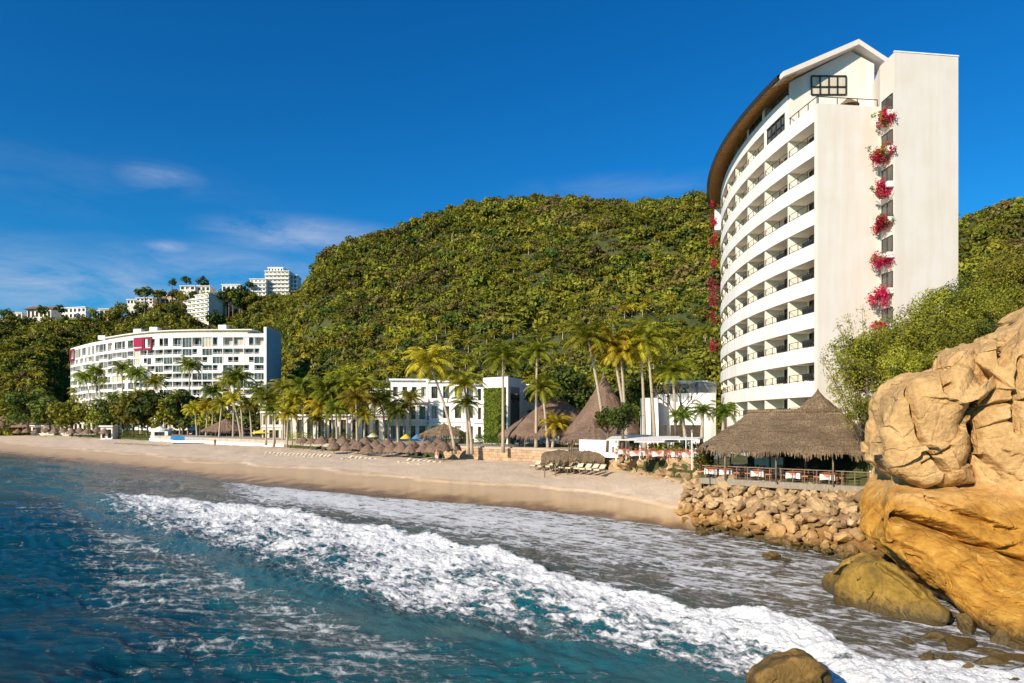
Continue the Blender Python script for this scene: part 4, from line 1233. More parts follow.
for (li, c, s0, s1, z0, z1) in wins:
    kind = rg.random()
    mx = (s0+s1)/2
    gm = 1 if kind < .30 else 2
    one = MB() if cnt < 100 and (li < 5) else rest
    inset = rg.choice([.35, 1.2, 1.85])
    if kind > .82:     # solid white panel fills half of the bay
        sm_ = mx if rg.random() < .5 else s1
        sl = s0 if sm_ == mx else mx
        infill.quad(V3(harc(sm_, .12), z0), V3(harc(sl, .12), z0), V3(harc(sl, .12), z1), V3(harc(sm_, .12), z1))
    pts_ = [V3(harc(s1, inset), z0), V3(harc(s0, inset), z0), V3(harc(s0, inset), z1), V3(harc(s1, inset), z1)]
    one.quad(*pts_, m=gm)
    n_ = 2 if rg.random() < .5 else 3
    for q in range(n_+1):
        p = harc(s0+(s1-s0)*q/n_, inset-.06); one.seg(V3(p, z0), V3(p, z1), .10, .10, m=0)
    one.seg(V3(harc(s0, inset-.06), z1-.06), V3(harc(s1, inset-.06), z1-.06), .1, .14, m=0)
    if inset > 1: one.seg(V3(harc(s0, .08), z0+1.0), V3(harc(s1, .08), z0+1.0), .06, .07, m=0); one.quad(V3(harc(s1, .1), z0), V3(harc(s0, .1), z0), V3(harc(s0, .1), z0+.55), V3(harc(s1, .1), z0+.55), m=0)
    if one is not rest:
        one.build('window', [M['white'], M['curtain'], M['glass']], hot); cnt += 1
tag(rest.build('window', [M['white'], M['curtain'], M['glass']], hot), kind='stuff')
infill.build('infill_panel', M['white'], hot)
mb = MB()
e0, e1 = harc(0, -.6), harc(0, 14.6)
ex0 = Vector((-90.5, 249.4)); ex1 = Vector((-90.3, 264.6))
mb.prism([(ex0.x, ex0.y), (ex0.x+.9, ex0.y), (ex1.x+.9, ex1.y), (ex1.x, ex1.y)], 3.5, ZT+2.3); mb.build('end_wall', M['bluewall_shade'], hot)
mb = MB(); mb.box((ex0.x+.42, ex0.y-.13, (3.5+ZT+2.3)/2), (1.0, .22, ZT+2.3-3.5)); mb.build('end_wall_edge', M['white'], hot)
def panel(s0, s1, z0, z1, mat, name, frame=None):
    mb = MB()
    if frame:
        for (a, b, c, d) in ((s0, s1, z0, z0+frame), (s0, s1, z1-frame, z1), (s0, s0+frame, z0, z1), (s1-frame, s1, z0, z1)):
            hband(mb, a, b, -.45, -.1, c, d, 1)
    else: hband(mb, s0, s1, -.42, -.12, z0, z1, 1)
    return mb
def s_at(u):
    best = min(range(301), key=lambda k: abs(CX+F*_S[k].x/_S[k].y-u)); return _l[best]
s1_, s2_, s3_ = s_at(152), s_at(143.5), s_at(134.5)
zA, zB_ = ZT-5.3, ZT-.6
sg = thing('sign_panel', 'magenta square sign with an open frame on the curved hotel front', 'sign', V3(harc(s2_, -.3), zA))
panel(s2_+.2, s3_, zA, zB_, M['pink'], 'sign').build('square_panel', M['pink'], sg)
panel(s1_, s2_-.1, zA, zB_, M['pink'], 'sign', .55).build('open_frame', M['pink'], sg)
mb = MB(); hband(mb, s2_+.5, s3_-.3, -.47, -.43, zA+.7, zA+1.05, 1); mb.build('lettering_line', M['white'], sg)
s4, s5 = s_at(69), s_at(75)
sg = thing('sign_panel', 'small red framed sign at the far left end of the curved hotel', 'sign', V3(harc(s4, -.3), zA))
panel(min(s4, s5), max(s4, s5)+.01, ZT-5.5, ZT-.6, M['pink'], 's', .7).build('open_frame', M['pink'], sg)

# ------------------------------------------------------------------ generic flat-roofed blocks
G1 = 'white buildings along the far ridge'
def block_house(name, label, cat, u0, u1, v0, vb, d, depth, mat, floors, cols, rz=0.0, winmat=None, slab=True, group=None, wf=.62, hf=.62, side=None, ztop=None, balcony=False, seed=0, pillars=False):
    """front face spans columns u0..u1 at distance d, roof at row v0, standing on ground row vb; rz turns it about its middle"""
    rgn = random.Random(seed)
    if group == G1 and vb > 299.5: d = find_d(u0, u1, vb)
    x0, x1 = X(u0, d), X(u1, d); zt = Z(v0, d); zb = Z(vb, d); zr = min(zb-3, float(land_z((x0+x1)/2, d))-3) if group == G1 else zb-3
    cx, cy = (x0+x1)/2, d; W = (x1-x0)/math.cos(rz)
    ux = Vector((math.cos(rz), math.sin(rz), 0)); uy = Vector((-math.sin(rz), math.cos(rz), 0)); C0 = Vector((cx, cy, 0))
    root = thing(name, label, cat, (cx, cy, zb), group)
    def pt(a, b, z): return C0+ux*a+uy*b+Vector((0, 0, z))
    fh = (zt-zb)/floors
    mb = MB(); mb.prism([pt(-W/2, .6, 0)[:2], pt(W/2, .6, 0)[:2], pt(W/2, depth, 0)[:2], pt(-W/2, depth, 0)[:2]], zr, zt-.25); mb.build('wall', mat, root)
    # front skin with real openings
    cw = W/cols; sk = MB()
    if slab:
        sb = MB(); sb.prism([pt(-W/2-.35, -.55, 0)[:2], pt(W/2+.35, -.55, 0)[:2], pt(W/2+.35, depth+.2, 0)[:2], pt(-W/2-.35, depth+.2, 0)[:2]], zt-.248, zt+.15); sb.build('roof', M['white'], root)
    for f in range(floors):
        z0 = zb+f*fh; ws, hs_ = cw*wf, fh*hf
        zs = z0+(fh-hs_)*(.35 if not balcony else .12); zh = zs+hs_
        for c in range(cols):
            a0 = -W/2+c*cw; w0 = a0+(cw-ws)/2; w1 = w0+ws
            for (p, q, r, s) in ((a0, w0, z0, z0+fh), (w1, a0+cw, z0, z0+fh), (w0, w1, z0, zs), (w0, w1, zh, z0+fh)):
                if f == 0 and r == z0: r = zr
                zz = min(s, zt-.25)
                if zz-r < .01: continue
                sk.quad(pt(p, 0, r), pt(q, 0, r), pt(q, 0, zz), pt(p, 0, zz))
            sk.quad(pt(w0, 0, zs), pt(w0, .58, zs), pt(w0, .58, zh), pt(w0, 0, zh)); sk.quad(pt(w1, .58, zs), pt(w1, 0, zs), pt(w1, 0, zh), pt(w1, .58, zh))
            sk.quad(pt(w0, .58, zh), pt(w0, 0, zh), pt(w1, 0, zh), pt(w1, .58, zh)); sk.quad(pt(w0, 0, zs), pt(w1, 0, zs), pt(w1, .58, zs), pt(w0, .58, zs))
            g = MB(); g.quad(pt(w0, .56, zs), pt(w1, .56, zs), pt(w1, .56, zh), pt(w0, .56, zh), m=0)
            nn = 2 if rgn.random() < .6 else 3
            for q in range(nn+1): g.seg(pt(w0+(w1-w0)*q/nn, .50, zs), pt(w0+(w1-w0)*q/nn, .50, zh), .09, .09, m=1)
            g.seg(pt(w0, .5, zh-.04), pt(w1, .5, zh-.04), .09, .09, m=1)
            wm_ = winmat or (M['glass'] if rgn.random() < .75 else M['curtain'])
            g.build('window', [wm_, M['drift'] if rgn.random() < .3 else M['darkmetal']], root)
            if balcony: 
                rr = MB(); rr.seg(pt(w0, -.5, z0+.9), pt(w1, -.5, z0+.9), .06, .06); rr.seg(pt(w0, -.5, z0+.5), pt(w1, -.5, z0+.5), .04, .7); rr.build('railing', M['white'], root)
        if f and slab:
            sb = MB(); sb.prism([pt(-W/2-.1, -.8 if balcony else -.25, 0)[:2], pt(W/2+.1, -.8 if balcony else -.25, 0)[:2], pt(W/2+.1, -.003, 0)[:2], pt(-W/2-.1, -.003, 0)[:2]], z0-.18, z0+.18); sb.build('ledge', M['white'], root)
    sk.quad(pt(-W/2, 0, zr), pt(-W/2, 0, zt-.25), pt(-W/2, .6, zt-.25), pt(-W/2, .6, zr)); sk.quad(pt(W/2, 0, zr), pt(W/2, .6, zr), pt(W/2, .6, zt-.25), pt(W/2, 0, zt-.25))
    sk.build('facade', mat, root)
    return root

# villas along the ridge on the left
G1 = 'white buildings along the far ridge'
B = block_house
B('apartment_block','white stepped apartment block topmost on the far ridge','apartment building',265,289,271,295,425,14,M['cream'],6,6,.0,group=G1,wf=.74,hf=.62,balcony=True,seed=1)
B('apartment_block','lower left wing of the topmost apartment block on the ridge','apartment building',250,266,279,296,421,12,M['white'],4,4,.0,group=G1,balcony=True,seed=2)
B('apartment_block','right wing of the topmost apartment block, cut by the green hill','apartment building',286,297,275,296,429,12,M['white'],5,3,.1,group=G1,seed=3)
B('apartment_block','small top storey above the topmost ridge apartment block','apartment building',268,283,267.5,273,431,9,M['white'],1,5,.0,group=G1,seed=31)
B('condominium','mid-slope white condominium with blue shaded right side below the ridge','apartment building',184,212,295,321,392,13,M['cream'],6,5,-.5,group=G1,wf=.72,hf=.6,balcony=True,seed=4)
B('villa','flat white villa beside the ridge trees, left of the topmost block','villa',222,240,284.5,292,424,9,M['white'],1,4,group=G1,seed=5)
B('villa','two storey white villa with bluish shadow right of the condominium','villa',219,236,292,303,405,9,M['white'],2,3,-.4,group=G1,seed=6)
B('villa','low white annex villa just below the ridge trees on the right','villa',236,246,298,303,402,7,M['cream'],1,2,group=G1,seed=16)
B('villa','long low beige house under the three dark ridge trees','villa',156,187,295.5,306,398,10,M['beige'],1,7,-.05,group=G1,hf=.4,seed=7)
B('villa','white storey on top of the long beige house','villa',176,207,293,305.9,405,8,M['cream'],2,5,group=G1,hf=.5,seed=17)
B('villa','small cream villa under the umbrella shaped tree','villa',136,153,298,304,396,9,M['cream'],2,4,group=G1,seed=8)
B('villa','tiny pale villa at the left end of the upper ridge','villa',127,137,299.5,304,400,8,M['cream'],1,3,group=G1,seed=9)
B('villa','pale villa on the skyline among the dark ridge trees','villa',180,195,286,290,428,8,M['cream'],1,3,group=G1,seed=10)
B('villa','second pale villa on the skyline right of the dark ridge trees','villa',197,210,286,291,430,8,M['cream'],1,3,group=G1,seed=110)
B('villa','modern white villa with wide flat roof on the low left ridge','villa',58,88,307.5,318,410,12,M['white'],2,6,-.25,group=G1,seed=11)
B('villa','dark glazed blue-grey villa right of the modern white villa','villa',84,101,311,318,404,9,M['bluewall_shade'],1,5,-.2,group=G1,seed=12)
B('villa','orange and white villa at the right end of the low left ridge','villa',99,109,309,315,408,8,M['beige'],1,2,group=G1,seed=13)
rt = B('villa','brown roofed villa left of the modern white villa','villa',26,52,309,318,412,11,M['cream'],1,6,-.1,slab=False,group=G1,seed=14)
dr_ = rt.location.y; mb = MB(); x0, x1 = X(25,dr_), X(53,dr_); z = Z(309,dr_)-.2
mb.quad((x0-.5,dr_-1.5,z),(x1+.5,dr_-1.5,z),(x1-2,dr_+5,z+2.6),(x0+2,dr_+5,z+2.6)); mb.quad((x1+.5,dr_+12,z),(x0-.5,dr_+12,z),(x0+2,dr_+5,z+2.6),(x1-2,dr_+5,z+2.6)); mb.quad((x0-.5,dr_+12,z),(x0-.5,dr_-1.5,z),(x0+2,dr_+5,z+2.6)); mb.quad((x1+.5,dr_-1.5,z),(x1+.5,dr_+12,z),(x1-2,dr_+5,z+2.6))
mb.build('roof', M['terracotta'], rt)
B('villa','pale villa at the very left edge of the low ridge','villa',2,22,312.5,319,415,9,M['cream'],1,4,group=G1,seed=15)
# skyline trees on the ridge
RT = [(145,288,6.5,'leafdark','umbrella shaped dark tree above the small cream villa',.45),(172,279,3.2,'leafdark','small round dark tree, left of three on the skyline',.8),
      (186,276,3.6,'leafdark','pointed dark tree, middle of three on the skyline',.9),(203,277,4.4,'leafdark','largest dark tree, right of three on the skyline',.8),
      (240,285,5.5,'leafdark','dark tree left of the topmost apartment block',.9),(229,288,4.0,'leafdark','dark tree between two white ridge villas',.8),(249,281,3.0,'leafdark','small dark tree overlapping the lower left wing',.8),
      (42,306,4.5,'leafdark','dark tree on the low left ridge above the brown roof',.7),(61,305,4.0,'leafdark','dark reddish tree beside the modern white villa',.8),(6,310,4.5,'leafdark','dark tree at the left edge of the low ridge',.7),(93,309,2.8,'leafyellow','yellowish tree above the dark glazed villa',.8),
      (160,290,5,'leafyellow','yellow green tree on the ridge left of the skyline villas',.7),(215,291,5.5,'leafolive','olive tree on the ridge above the condominium',.7),(176,290,5,'leafolive','olive tree on the ridge under the pointed dark tree',.7),(190,291,5,'leafyellow','yellowish tree on the ridge under the largest dark tree',.7)]
for (u, v, r, mt, lb) in ((30,316,5,'leafdark','dark tree in front of the brown roofed villa'),(48,316,5,'leafolive','olive tree in front of the gap right of the brown roofed villa'),(66,317,4.5,'leafdark','dark tree in front of the modern white villa'),(82,316,5,'leafolive','olive tree at the right corner of the modern white villa'),(100,313,5,'leafdark','dark tree in front of the orange and white villa'),(112,309,6,'leafolive','olive tree right of the orange and white villa'),(122,304,6,'leafolive','olive tree left of the tiny pale villa'),(142,303,5,'leafdark','dark tree in front of the small cream villa'),(163,303,5,'leafolive','olive tree in front of the left part of the long beige house'),(175,304,5,'leafdark','dark tree in front of the right part of the long beige house'),(222,300,5,'leafdark','dark tree between the condominium and the two storey villa'),(240,295,6,'leafdark','dark tree below the flat white villa'),(250,294,5,'leafolive','olive tree below the lower left wing'),(216,312,6,'leafdark','dark tree right of the foot of the condominium'),(188,314,6,'leafolive','olive tree at the left foot of the condominium'),(12,315,5,'leafdark','dark tree in front of the villa at the very left edge'),(182,291.5,4.6,'leafolive','olive tree covering the foot of the pale skyline villa'),(194,291,4.4,'leafdark','dark tree between the two pale skyline villas'),(206,291.5,4.8,'leafolive','olive tree covering the foot of the second skyline villa'),(224,290.5,4.8,'leafdark','dark tree covering the left foot of the flat white villa'),(233,291.5,4.8,'leafolive','olive tree covering the middle foot of the flat white villa'),(242,291,4.8,'leafdark','dark tree right beside the flat white villa'),(253,292.5,4.6,'leafolive','olive tree at the foot of the lower left wing')):
    RT.append((u, v, r, mt, lb, .8))
for k, (u, v, r, mt, lb, rz) in enumerate(RT):
    d = (min(find_d(u-3, u+3, v+11), 436) if u < 215 and k < 15 else 418 if k < 15 else 417 if v < 299 and 178 < u < 256 else find_d(u-3, u+3, v+7)-7); zg = float(land_z(X(u, d), d)); tp = Z(v, d)
    tree((X(u, d), d, min(zg, tp-2*r*rz*.9)), tp-min(zg, tp-2*r*rz*.9), r, M[mt], lb, 'trees on the far ridge', 800+k, n=700, leaf=.12, rz=rz, limbs=4)
# ------------------------------------------------------------------ low white villa, ivy cube, round-cornered house
GV = 'low white buildings behind the beach'
B('white_villa','left half of the low white villa, behind a screen of golden palms','villa',283,392,415,441,158,14,M['cream'],1,10,.03,group=GV,wf=.55,hf=.72,seed=21)
B('white_villa','white upper storey block with a long parapet above the balcony','villa',391,428,379.5,400.5,152,12,M['white'],1,4,.10,group=GV,wf=.5,hf=.46,seed=22)
B('white_villa','middle white block with dark windows under a projecting slab','villa',388,427,402,441,151,13,M['white'],2,4,.12,group=GV,wf=.62,hf=.66,seed=23,balcony=False)
B('white_villa','right white block in half shade behind the leaning palm','villa',428,476,381,441,149,13,M['white'],3,4,-.22,group=GV,wf=.55,hf=.6,seed=24)
B('white_villa','low white storey peeping over the palms left of the upper block','villa',367,392,389,402,172,10,M['cream'],1,3,.05,group=GV,seed=25)
B('white_villa','small pale rooftop among the palms at the far left of the villa','villa',294,304,391,398,175,8,M['cream'],1,2,group=GV,seed=26)
B('white_villa','faded white annex at the left end of the low villa','villa',262,286,412,441,170,10,M['pale'],2,4,.0,group=GV,seed=27)
# long projecting slab between storeys (part of the middle block look): a balcony ledge
cube = thing('ivy_cube_house', 'white cube building with a green ivy wall and a dark tall opening', 'villa', (X(508,112),112,5.2), GV)
c0 = Vector((X(508,110), 110, 0)); l0 = Vector((X(483,113.5), 113.5, 0)); r0 = Vector((X(526,119), 119, 0)); zt = Z(376.5,110)
bk = l0+(r0-c0)
mb = MB(); mb.prism([c0[:2], r0[:2], bk[:2], l0[:2]], 3, zt); mb.build('wall', M['white'], cube)
nl = Vector((-(c0-l0).y, (c0-l0).x, 0)).normalized(); nl = -nl if nl.y > 0 else nl
mb = MB(); a, b = l0.lerp(c0, .06)+nl*.02, l0.lerp(c0, .93)+nl*.02
V, Q = [], []
rng = np.random.RandomState(77)
for k in range(5200):
    t = rng.rand(); z = rng.uniform(4.6, zt-1.75); p = np.array(a.lerp(b, t)); p[2] = z; p[:2] += np.array(nl[:2])*rng.uniform(.02, .28)
    nn = np.array(nl)+rng.normal(0, .5, 3); nn /= np.linalg.norm(nn); e = np.cross(nn, rng.normal(0, 1, 3)); e /= np.linalg.norm(e); f = np.cross(nn, e); s = rng.uniform(.08, .17)
    i = len(V); V += [p-e*s, p-f*s*.8, p+e*s, p+f*s*.8]; Q.append((i, i+1, i+2, i+3))
o = bpy.data.objects.new('ivy', me_np('ivy', np.array(V)-np.array(WL[cube.name]), np.array(Q), [M['ivy']])); COL.objects.link(o); o.parent = cube
mb = MB(); mb.seg(V3(a, (4.6+zt-1.75)/2)+nl*.02, V3(b, (4.6+zt-1.75)/2)+nl*.02, .06, zt-1.75-4.6); mb.build('ivy_trellis', M['leafdark'], cube)
nr = Vector(((r0-c0).y, -(r0-c0).x, 0)).normalized(); nr = -nr if nr.y > 0 else nr
a, b = c0.lerp(r0, .12)+nr*.02, c0.lerp(r0, .62)+nr*.02
mb = MB(); mb.quad(V3(a, 4.5), V3(b, 4.5), V3(b, Z(393.5,113)), V3(a, Z(393.5,113))); mb.build('opening', M['glass'], cube)
mb = MB(); mb.quad(V3(a, Z(393.3,113)), V3(b, Z(393.3,113)), V3(b, Z(387,113)), V3(a, Z(387,113))); mb.build('blind', M['grey'], cube)
B('white_villa','plain white block just right of the ivy cube, behind palms','villa',526,546,385,425,121,10,M['white'],2,2,-.3,group=GV,seed=28)
B('white_villa','small white block between the low thatched roof and the tall cone','villa',545,580,401,425,118,8,M['white'],1,4,0,group=GV,seed=29)
# wall screen left of cube
B('white_villa','narrow grey white wall block left of the ivy cube','villa',474,485,384,441,130,9,M['white'],3,1,-.1,group=GV,wf=.3,seed=30)
# house with curved wall by the tower
hs2 = thing('curved_wall_house', 'stacked white house with a long blank curved wall behind a bare tree', 'villa', (X(682,88),88,5), GV)
mb = MB(); pts = []
for k in range(13):
    u = 655+61*k/12; d = 84+5.5*(1-math.sin(PI*(k/12)*.62))**1.0; pts.append((X(u, d), d))
bkp = [(p[0]+1.5, p[1]+9) for p in pts[::-1]]
mb.prism(pts+bkp, 3, Z(393.5,86)); mb.build('wall', M['white'], hs2)
mb = MB(); pl = [(X(643.5,86),86), (X(658,86),85.6), (X(658,86)+.2,88), (X(643.5,86),88)]; mb.prism(pl, 3, Z(398,86)); mb.build('side_wall', M['white'], hs2)
mb = MB(); mb.box(((X(669,93)+X(708,93))/2, 96, (Z(380.5,93)+Z(394,93))/2-.5), (X(708,93)-X(669,93), 6, Z(380.5,93)-Z(394,93)+1)); mb.build('upper_storey', M['white'], hs2)
mb = MB(); mb.box(((X(698,92)+X(717,92))/2, 94.5, (Z(381.5,92)+Z(394,92))/2), (X(717,92)-X(698,92), 4.6, Z(381.5,92)-Z(394,92))); mb.build('water_tank_screen', M['grey'], hs2)
for k in range(3):
    g = MB(); g.box((X(676+9*k,92.9), 92.95, Z(386,92.9)), (1.0, .12, .7)); g.build('vent_window', M['grey'], hs2)
g = MB(); dd = 83.9
for (ua, ub, va, vb_) in ((663,666,425,435),(670,700,425,436)):
    g.box(((X(ua,dd)+X(ub,dd))/2, dd-.3, (Z(va,dd)+Z(vb_,dd))/2), (X(ub,dd)-X(ua,dd), .3, Z(va,dd)-Z(vb_,dd)))
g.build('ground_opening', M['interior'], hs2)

# bare tree in front of it
bt = thing('bare_tree', 'leafless grey tree in front of the blank curved white wall', 'tree', P(676,437,74))
mb = MB(); rg2 = random.Random(12)
def branch(p, d, l, r, n):
    q = p+d*l; q2 = p+d*l*.5+Vector((rg2.uniform(-.1,.1), 0, rg2.uniform(-.05,.1)))*l
    mb.tube([p, q2, q], [r, r*.8, r*.6], 5)
    if n:
        for k in range(2 if rg2.random() < .6 else 3):
            a = Vector((rg2.uniform(-.9,.9), rg2.uniform(-.6,.6), rg2.uniform(.0,.7))); branch(q, (d+a).normalized(), l*rg2.uniform(.6,.8), r*.6, n-1)
b0 = P(676,437,74); branch(b0, Vector((-.05,0,1)), 2.2, .20, 5); branch(b0+Vector((0,0,1.6)), Vector((.6,.1,.8)).normalized(), 1.8, .14, 4)
mb.build('trunk', M['bark'], bt, True)

# ------------------------------------------------------------------ thatched roofs
def thatch_surface(ring_fn, ztop_fn, nr, na, seed, jit=.10, hang=.35):
    pass
def thatch_cone(name, label, cx, cy, zb, re, ze, za, mat, posts=8, sx=1.0, sy=1.0, rz=0.0, prof=1.0, group=None, ridge=0.0, square=False, wall=None, rag=.35, thick=.22):
    """hipped thatch roof: eave ellipse/rounded box at ze, apex or ridge at za, standing on posts from zb"""
    root = thing(name, label, 'thatched roof', (cx, cy, zb), group)
    na, nr = 160, 34; th = np.linspace(0, 2*PI, na, endpoint=False); rr = np.linspace(0, 1, nr)
    rng = np.random.RandomState(int(abs(cx*13+cy*7)) % 9999)
    T, Rr = np.meshgrid(th, rr)
    if square:
        p = 6.0; rad = (np.abs(np.cos(T))**p+np.abs(np.sin(T))**p)**(-1/p)
    else: rad = np.ones_like(T)
    hx = re*sx; hy = re*sy
    ex = np.cos(T)*rad*hx; ey = np.sin(T)*rad*hy
    rx = np.clip(np.cos(T)*rad*1.35, -1, 1)*ridge; ry = 0*T
    f = Rr**prof
    xx = rx*(1-Rr)+ex*Rr; yy = ry*(1-Rr)+ey*Rr; zz = za+(ze-za)*f
    zz[0, :] += .12
    lump = .07*fbm(xx*1.4+cx, yy*1.4, o=3, s=3)+.10*fbm(T*na/5.5/3.0, Rr*3.0, o=2, s=8)
    zz = zz+lump*np.clip(Rr*3, .2, 1)
    course = np.abs(((Rr*6.0) % 1.0)-.0); zz = zz-.07*(course**2)
    k = rag*rng.rand(na)
    zz[-1, :] -= k; zz[-2, :] -= .3*k
    under = np.stack([xx[-1]*.93, yy[-1]*.93, zz[-1]*0+ze-thick], -1)
    top_un = np.stack([xx[-1]*.5, yy[-1]*.5, zz[-1]*0+ze+(za-ze)*.35-thick], -1)
    c, s = math.cos(rz), math.sin(rz)
    def tr(a): return np.stack([a[..., 0]*c-a[..., 1]*s, a[..., 0]*s+a[..., 1]*c, a[..., 2]-zb], -1)
    Vt = tr(np.stack([xx, yy, zz], -1)).reshape(-1, 3)
    Q = grid_faces(nr, na, True)
    V = np.concatenate([Vt, tr(under), tr(top_un)]); b = len(Vt)
    kk = np.arange(na); k2 = (kk+1) % na; e = (nr-1)*na
    Q = np.concatenate([Q, np.stack([e+kk, e+k2, b+k2, b+kk], -1), np.stack([b+kk, b+k2, b+na+k2, b+na+kk], -1)])
    # hanging fringe strands
    FV, FQ = [], []
    for q in range(na*5):
        t = rng.rand()*na; i0 = int(t) % na; i1 = (i0+1) % na; f_ = t-int(t)
        p = Vt[e+i0]*(1-f_)+Vt[e+i1]*f_; d = Vt[e+i1]-Vt[e+i0]; d = d/(np.linalg.norm(d)+1e-9)*rng.uniform(.02, .06); l = rng.uniform(.1, rag*1.1+.1)
        o_ = np.array([p[0], p[1], 0]); o_ = o_/(np.linalg.norm(o_)+1e-9)*.06
        j = len(V)+len(FV); FV += [p-d+[0,0,.05], p+d+[0,0,.05], p+d*.5+o_-[0,0,l], p-d*.5+o_-[0,0,l]]; FQ.append((j, j+1, j+2, j+3))
    V = np.concatenate([V, np.array(FV)]); Q = np.concatenate([Q, np.array(FQ)])
    me = me_np('thatch', V, Q, [mat]); me.polygons.foreach_set('use_smooth', np.ones(len(Q), bool))
    o = bpy.data.objects.new('thatch', me); COL.objects.link(o); o.parent = root; WL[o.name] = tuple(WL[root.name])
    if ridge > 0:
        mb = MB(); a = Vector((cx-ridge*c, cy-ridge*s, za+.1)); b2 = Vector((cx+ridge*c, cy+ridge*s, za+.1)); mb.tube([a, b2], .16, 8); mb.build('ridge_cap', mat, root, True)
    for q in range(posts):
        t = 2*PI*(q+.5)/posts; pr = (abs(math.cos(t))**6+abs(math.sin(t))**6)**(-1/6) if square else 1
        lx, ly = math.cos(t)*pr*hx*.84, math.sin(t)*pr*hy*.84
        mb = MB(); x, y = cx+lx*c-ly*s, cy+lx*s+ly*c
        mb.tube([(x, y, zb), (x, y, ze+.25)], .09 if re > 2.5 else .06, 6); mb.build('post', M['drift'], root, True)
    return root
# tall cone
d = 92
thatch_cone('thatched_pavilion','tall steep conical thatched roof with a pointed tip behind the leaning palms', X(604,d),d, 4.2, 5.4, 6.6, Z(370,d), M['thatchgrey'], 10, 1.0, 1.0, prof=.74, rag=.4)
thatch_cone('thatched_pavilion','long sloping thatched roof left of the tall thatched cone', X(556,98),98, 4.2, 8.3, 6.3, Z(401,98), M['thatchgrey'], 12, 1.0, .62, .12, prof=.95, ridge=1.4, rag=.4)
thatch_cone('thatched_hut','short thatched cone at the right foot of the tall cone', X(593,84),84, 4.2, 3.9, 6.0, Z(422,84)+.3, M['thatchgrey'], 6, 1.0, 1.0, prof=.8, rag=.4)
thatch_cone('thatched_hut','low thatched hut with straight posts beside the leaning palm and the white villa', X(444,112),112, 4.0, 4.2, 6.0, Z(423,112), M['thatch'], 6, 1.0, 1.0, prof=.9)
thatch_cone('thatched_hut','dark thatched hut beside the blue pool in front of the curved hotel', X(226,190),190, 3.2, 6.6, 5.7, Z(418,190), M['thatchgrey'], 8, 1.0, .9, prof=.9)
thatch_cone('thatched_hut','far small dark thatched hut at the left edge of the beach', X(4,300),300, 3.4, 6.5, 6.6, Z(415,300), M['thatchgrey'], 6)
thatch_cone('thatched_hut','brown low thatched hut left of the curved hotel', X(32,285),285, 3.4, 8.0, 6.2, Z(415,285), M['thatchgrey'], 6, 1.3, .8)

# ------------------------------------------------------------------ cliff-side thatched restaurant on its deck
DZ = 3.57
DL = Vector((X(705,54), 54, 0)); DR = Vector((X(870,46.5), 46.5, 0)); dv = (DR-DL).normalized(); dn = Vector((-dv.y, dv.x, 0))  # dn points inland
if dn.y < 0: dn = -dn
DW = (DR-DL).length; drz = math.atan2(dv.y, dv.x)
def dp(a, b, z=0): return DL+dv*a+dn*b+Vector((0, 0, z))
deck = thing('restaurant_deck', 'timber deck with a thin railing built over the boulders under the thatched roof', 'deck', dp(0, 0, DZ))
mb = MB(); mb.prism([dp(-.3,-.2)[:2], dp(DW,-.2)[:2], dp(DW,8)[:2], dp(-.3,8)[:2]], DZ-.10, DZ); mb.build('floor', M['deck'], deck)
mb = MB(); mb.prism([dp(-.35,-.28)[:2], dp(DW+.05,-.28)[:2], dp(DW+.05,-.2)[:2], dp(-.35,-.2)[:2]], DZ-.42, DZ+.03); mb.build('edge_beam', M['deck'], deck)
mb = MB()
for k in range(15): p = dp(.1+(DW-.2)*k/14, -.1, DZ); mb.seg(p, p+Vector((0,0,1.0)), .05, .05)
mb.build('railing_posts', M['drift'], deck)
mb = MB()
for zz in (1.0,): mb.seg(dp(-.2,-.1,DZ+zz), dp(DW,-.1,DZ+zz), .10, .06)
for zz in (.2,.4,.6,.8): mb.seg(dp(-.2,-.1,DZ+zz), dp(DW,-.1,DZ+zz), .012, .012)
mb.build('handrail', M['drift'], deck)
mb = MB()
for k in range(6): p = dp(.8+(DW-1.6)*k/5, .7, DZ-.1); mb.seg(p, p-Vector((0,0,2.5)), .22, .22)
mb.build('support_posts', M['drift'], deck)
mb = MB(); mb.prism([dp(.5,1.2)[:2], dp(DW,1.2)[:2], dp(DW,8)[:2], dp(.5,8)[:2]], 0, DZ-.12); mb.build('retaining_base', M['riprap'], deck)
pe = thing('white_pedestal', 'small white box pedestal with a dark opening at the right end of the deck rail', 'pedestal', dp(DW+.3, .1, DZ))
mb = MB(); mb.box(dp(DW+.35,.25,DZ+.45), (.75,.6,1.3), drz); mb.build('body', M['white'], pe)
mb = MB(); mb.box(dp(DW+.35,-.06,DZ+.5), (.35,.03,.55), drz); mb.build('opening', M['interior'], pe)

# roof
rst = thing('thatched_restaurant', 'wide thatched restaurant roof with hanging fringe over the deck tables', 'thatched roof', dp(DW/2, 4, DZ))
rr_ = thatch_cone('tmp', 'x', *dp(DW/2-.2, 3.3)[:2], DZ, 1.0, 5.95, 8.75, M['thatch'], 10, DW/2+.6, 4.6, drz, prof=.92, ridge=DW/2-2.4, square=True, rag=.30)
for ch in list(rr_.children):
    ch.parent = rst; ch.location = Vector(WL[rr_.name])-Vector(WL[rst.name])+ch.location; WL[ch.name] = WL[rst.name]
bpy.data.objects.remove(rr_)
thatch_cone('thatched_restaurant_tower','taller pointed thatched roof rising behind the right end of the restaurant', *dp(7.1, 4.9)[:2], DZ, 3.7, 6.3, 10.5, M['thatch'], 6, 1.0, 1.0, drz, prof=.95, square=True, rag=.3)
mb = MB(); mb.seg(dp(.6,7.6,DZ+1.25), dp(DW-.2,7.6,DZ+1.25), .2, 2.5); mb.build('back_wall', M['interior'], rst)
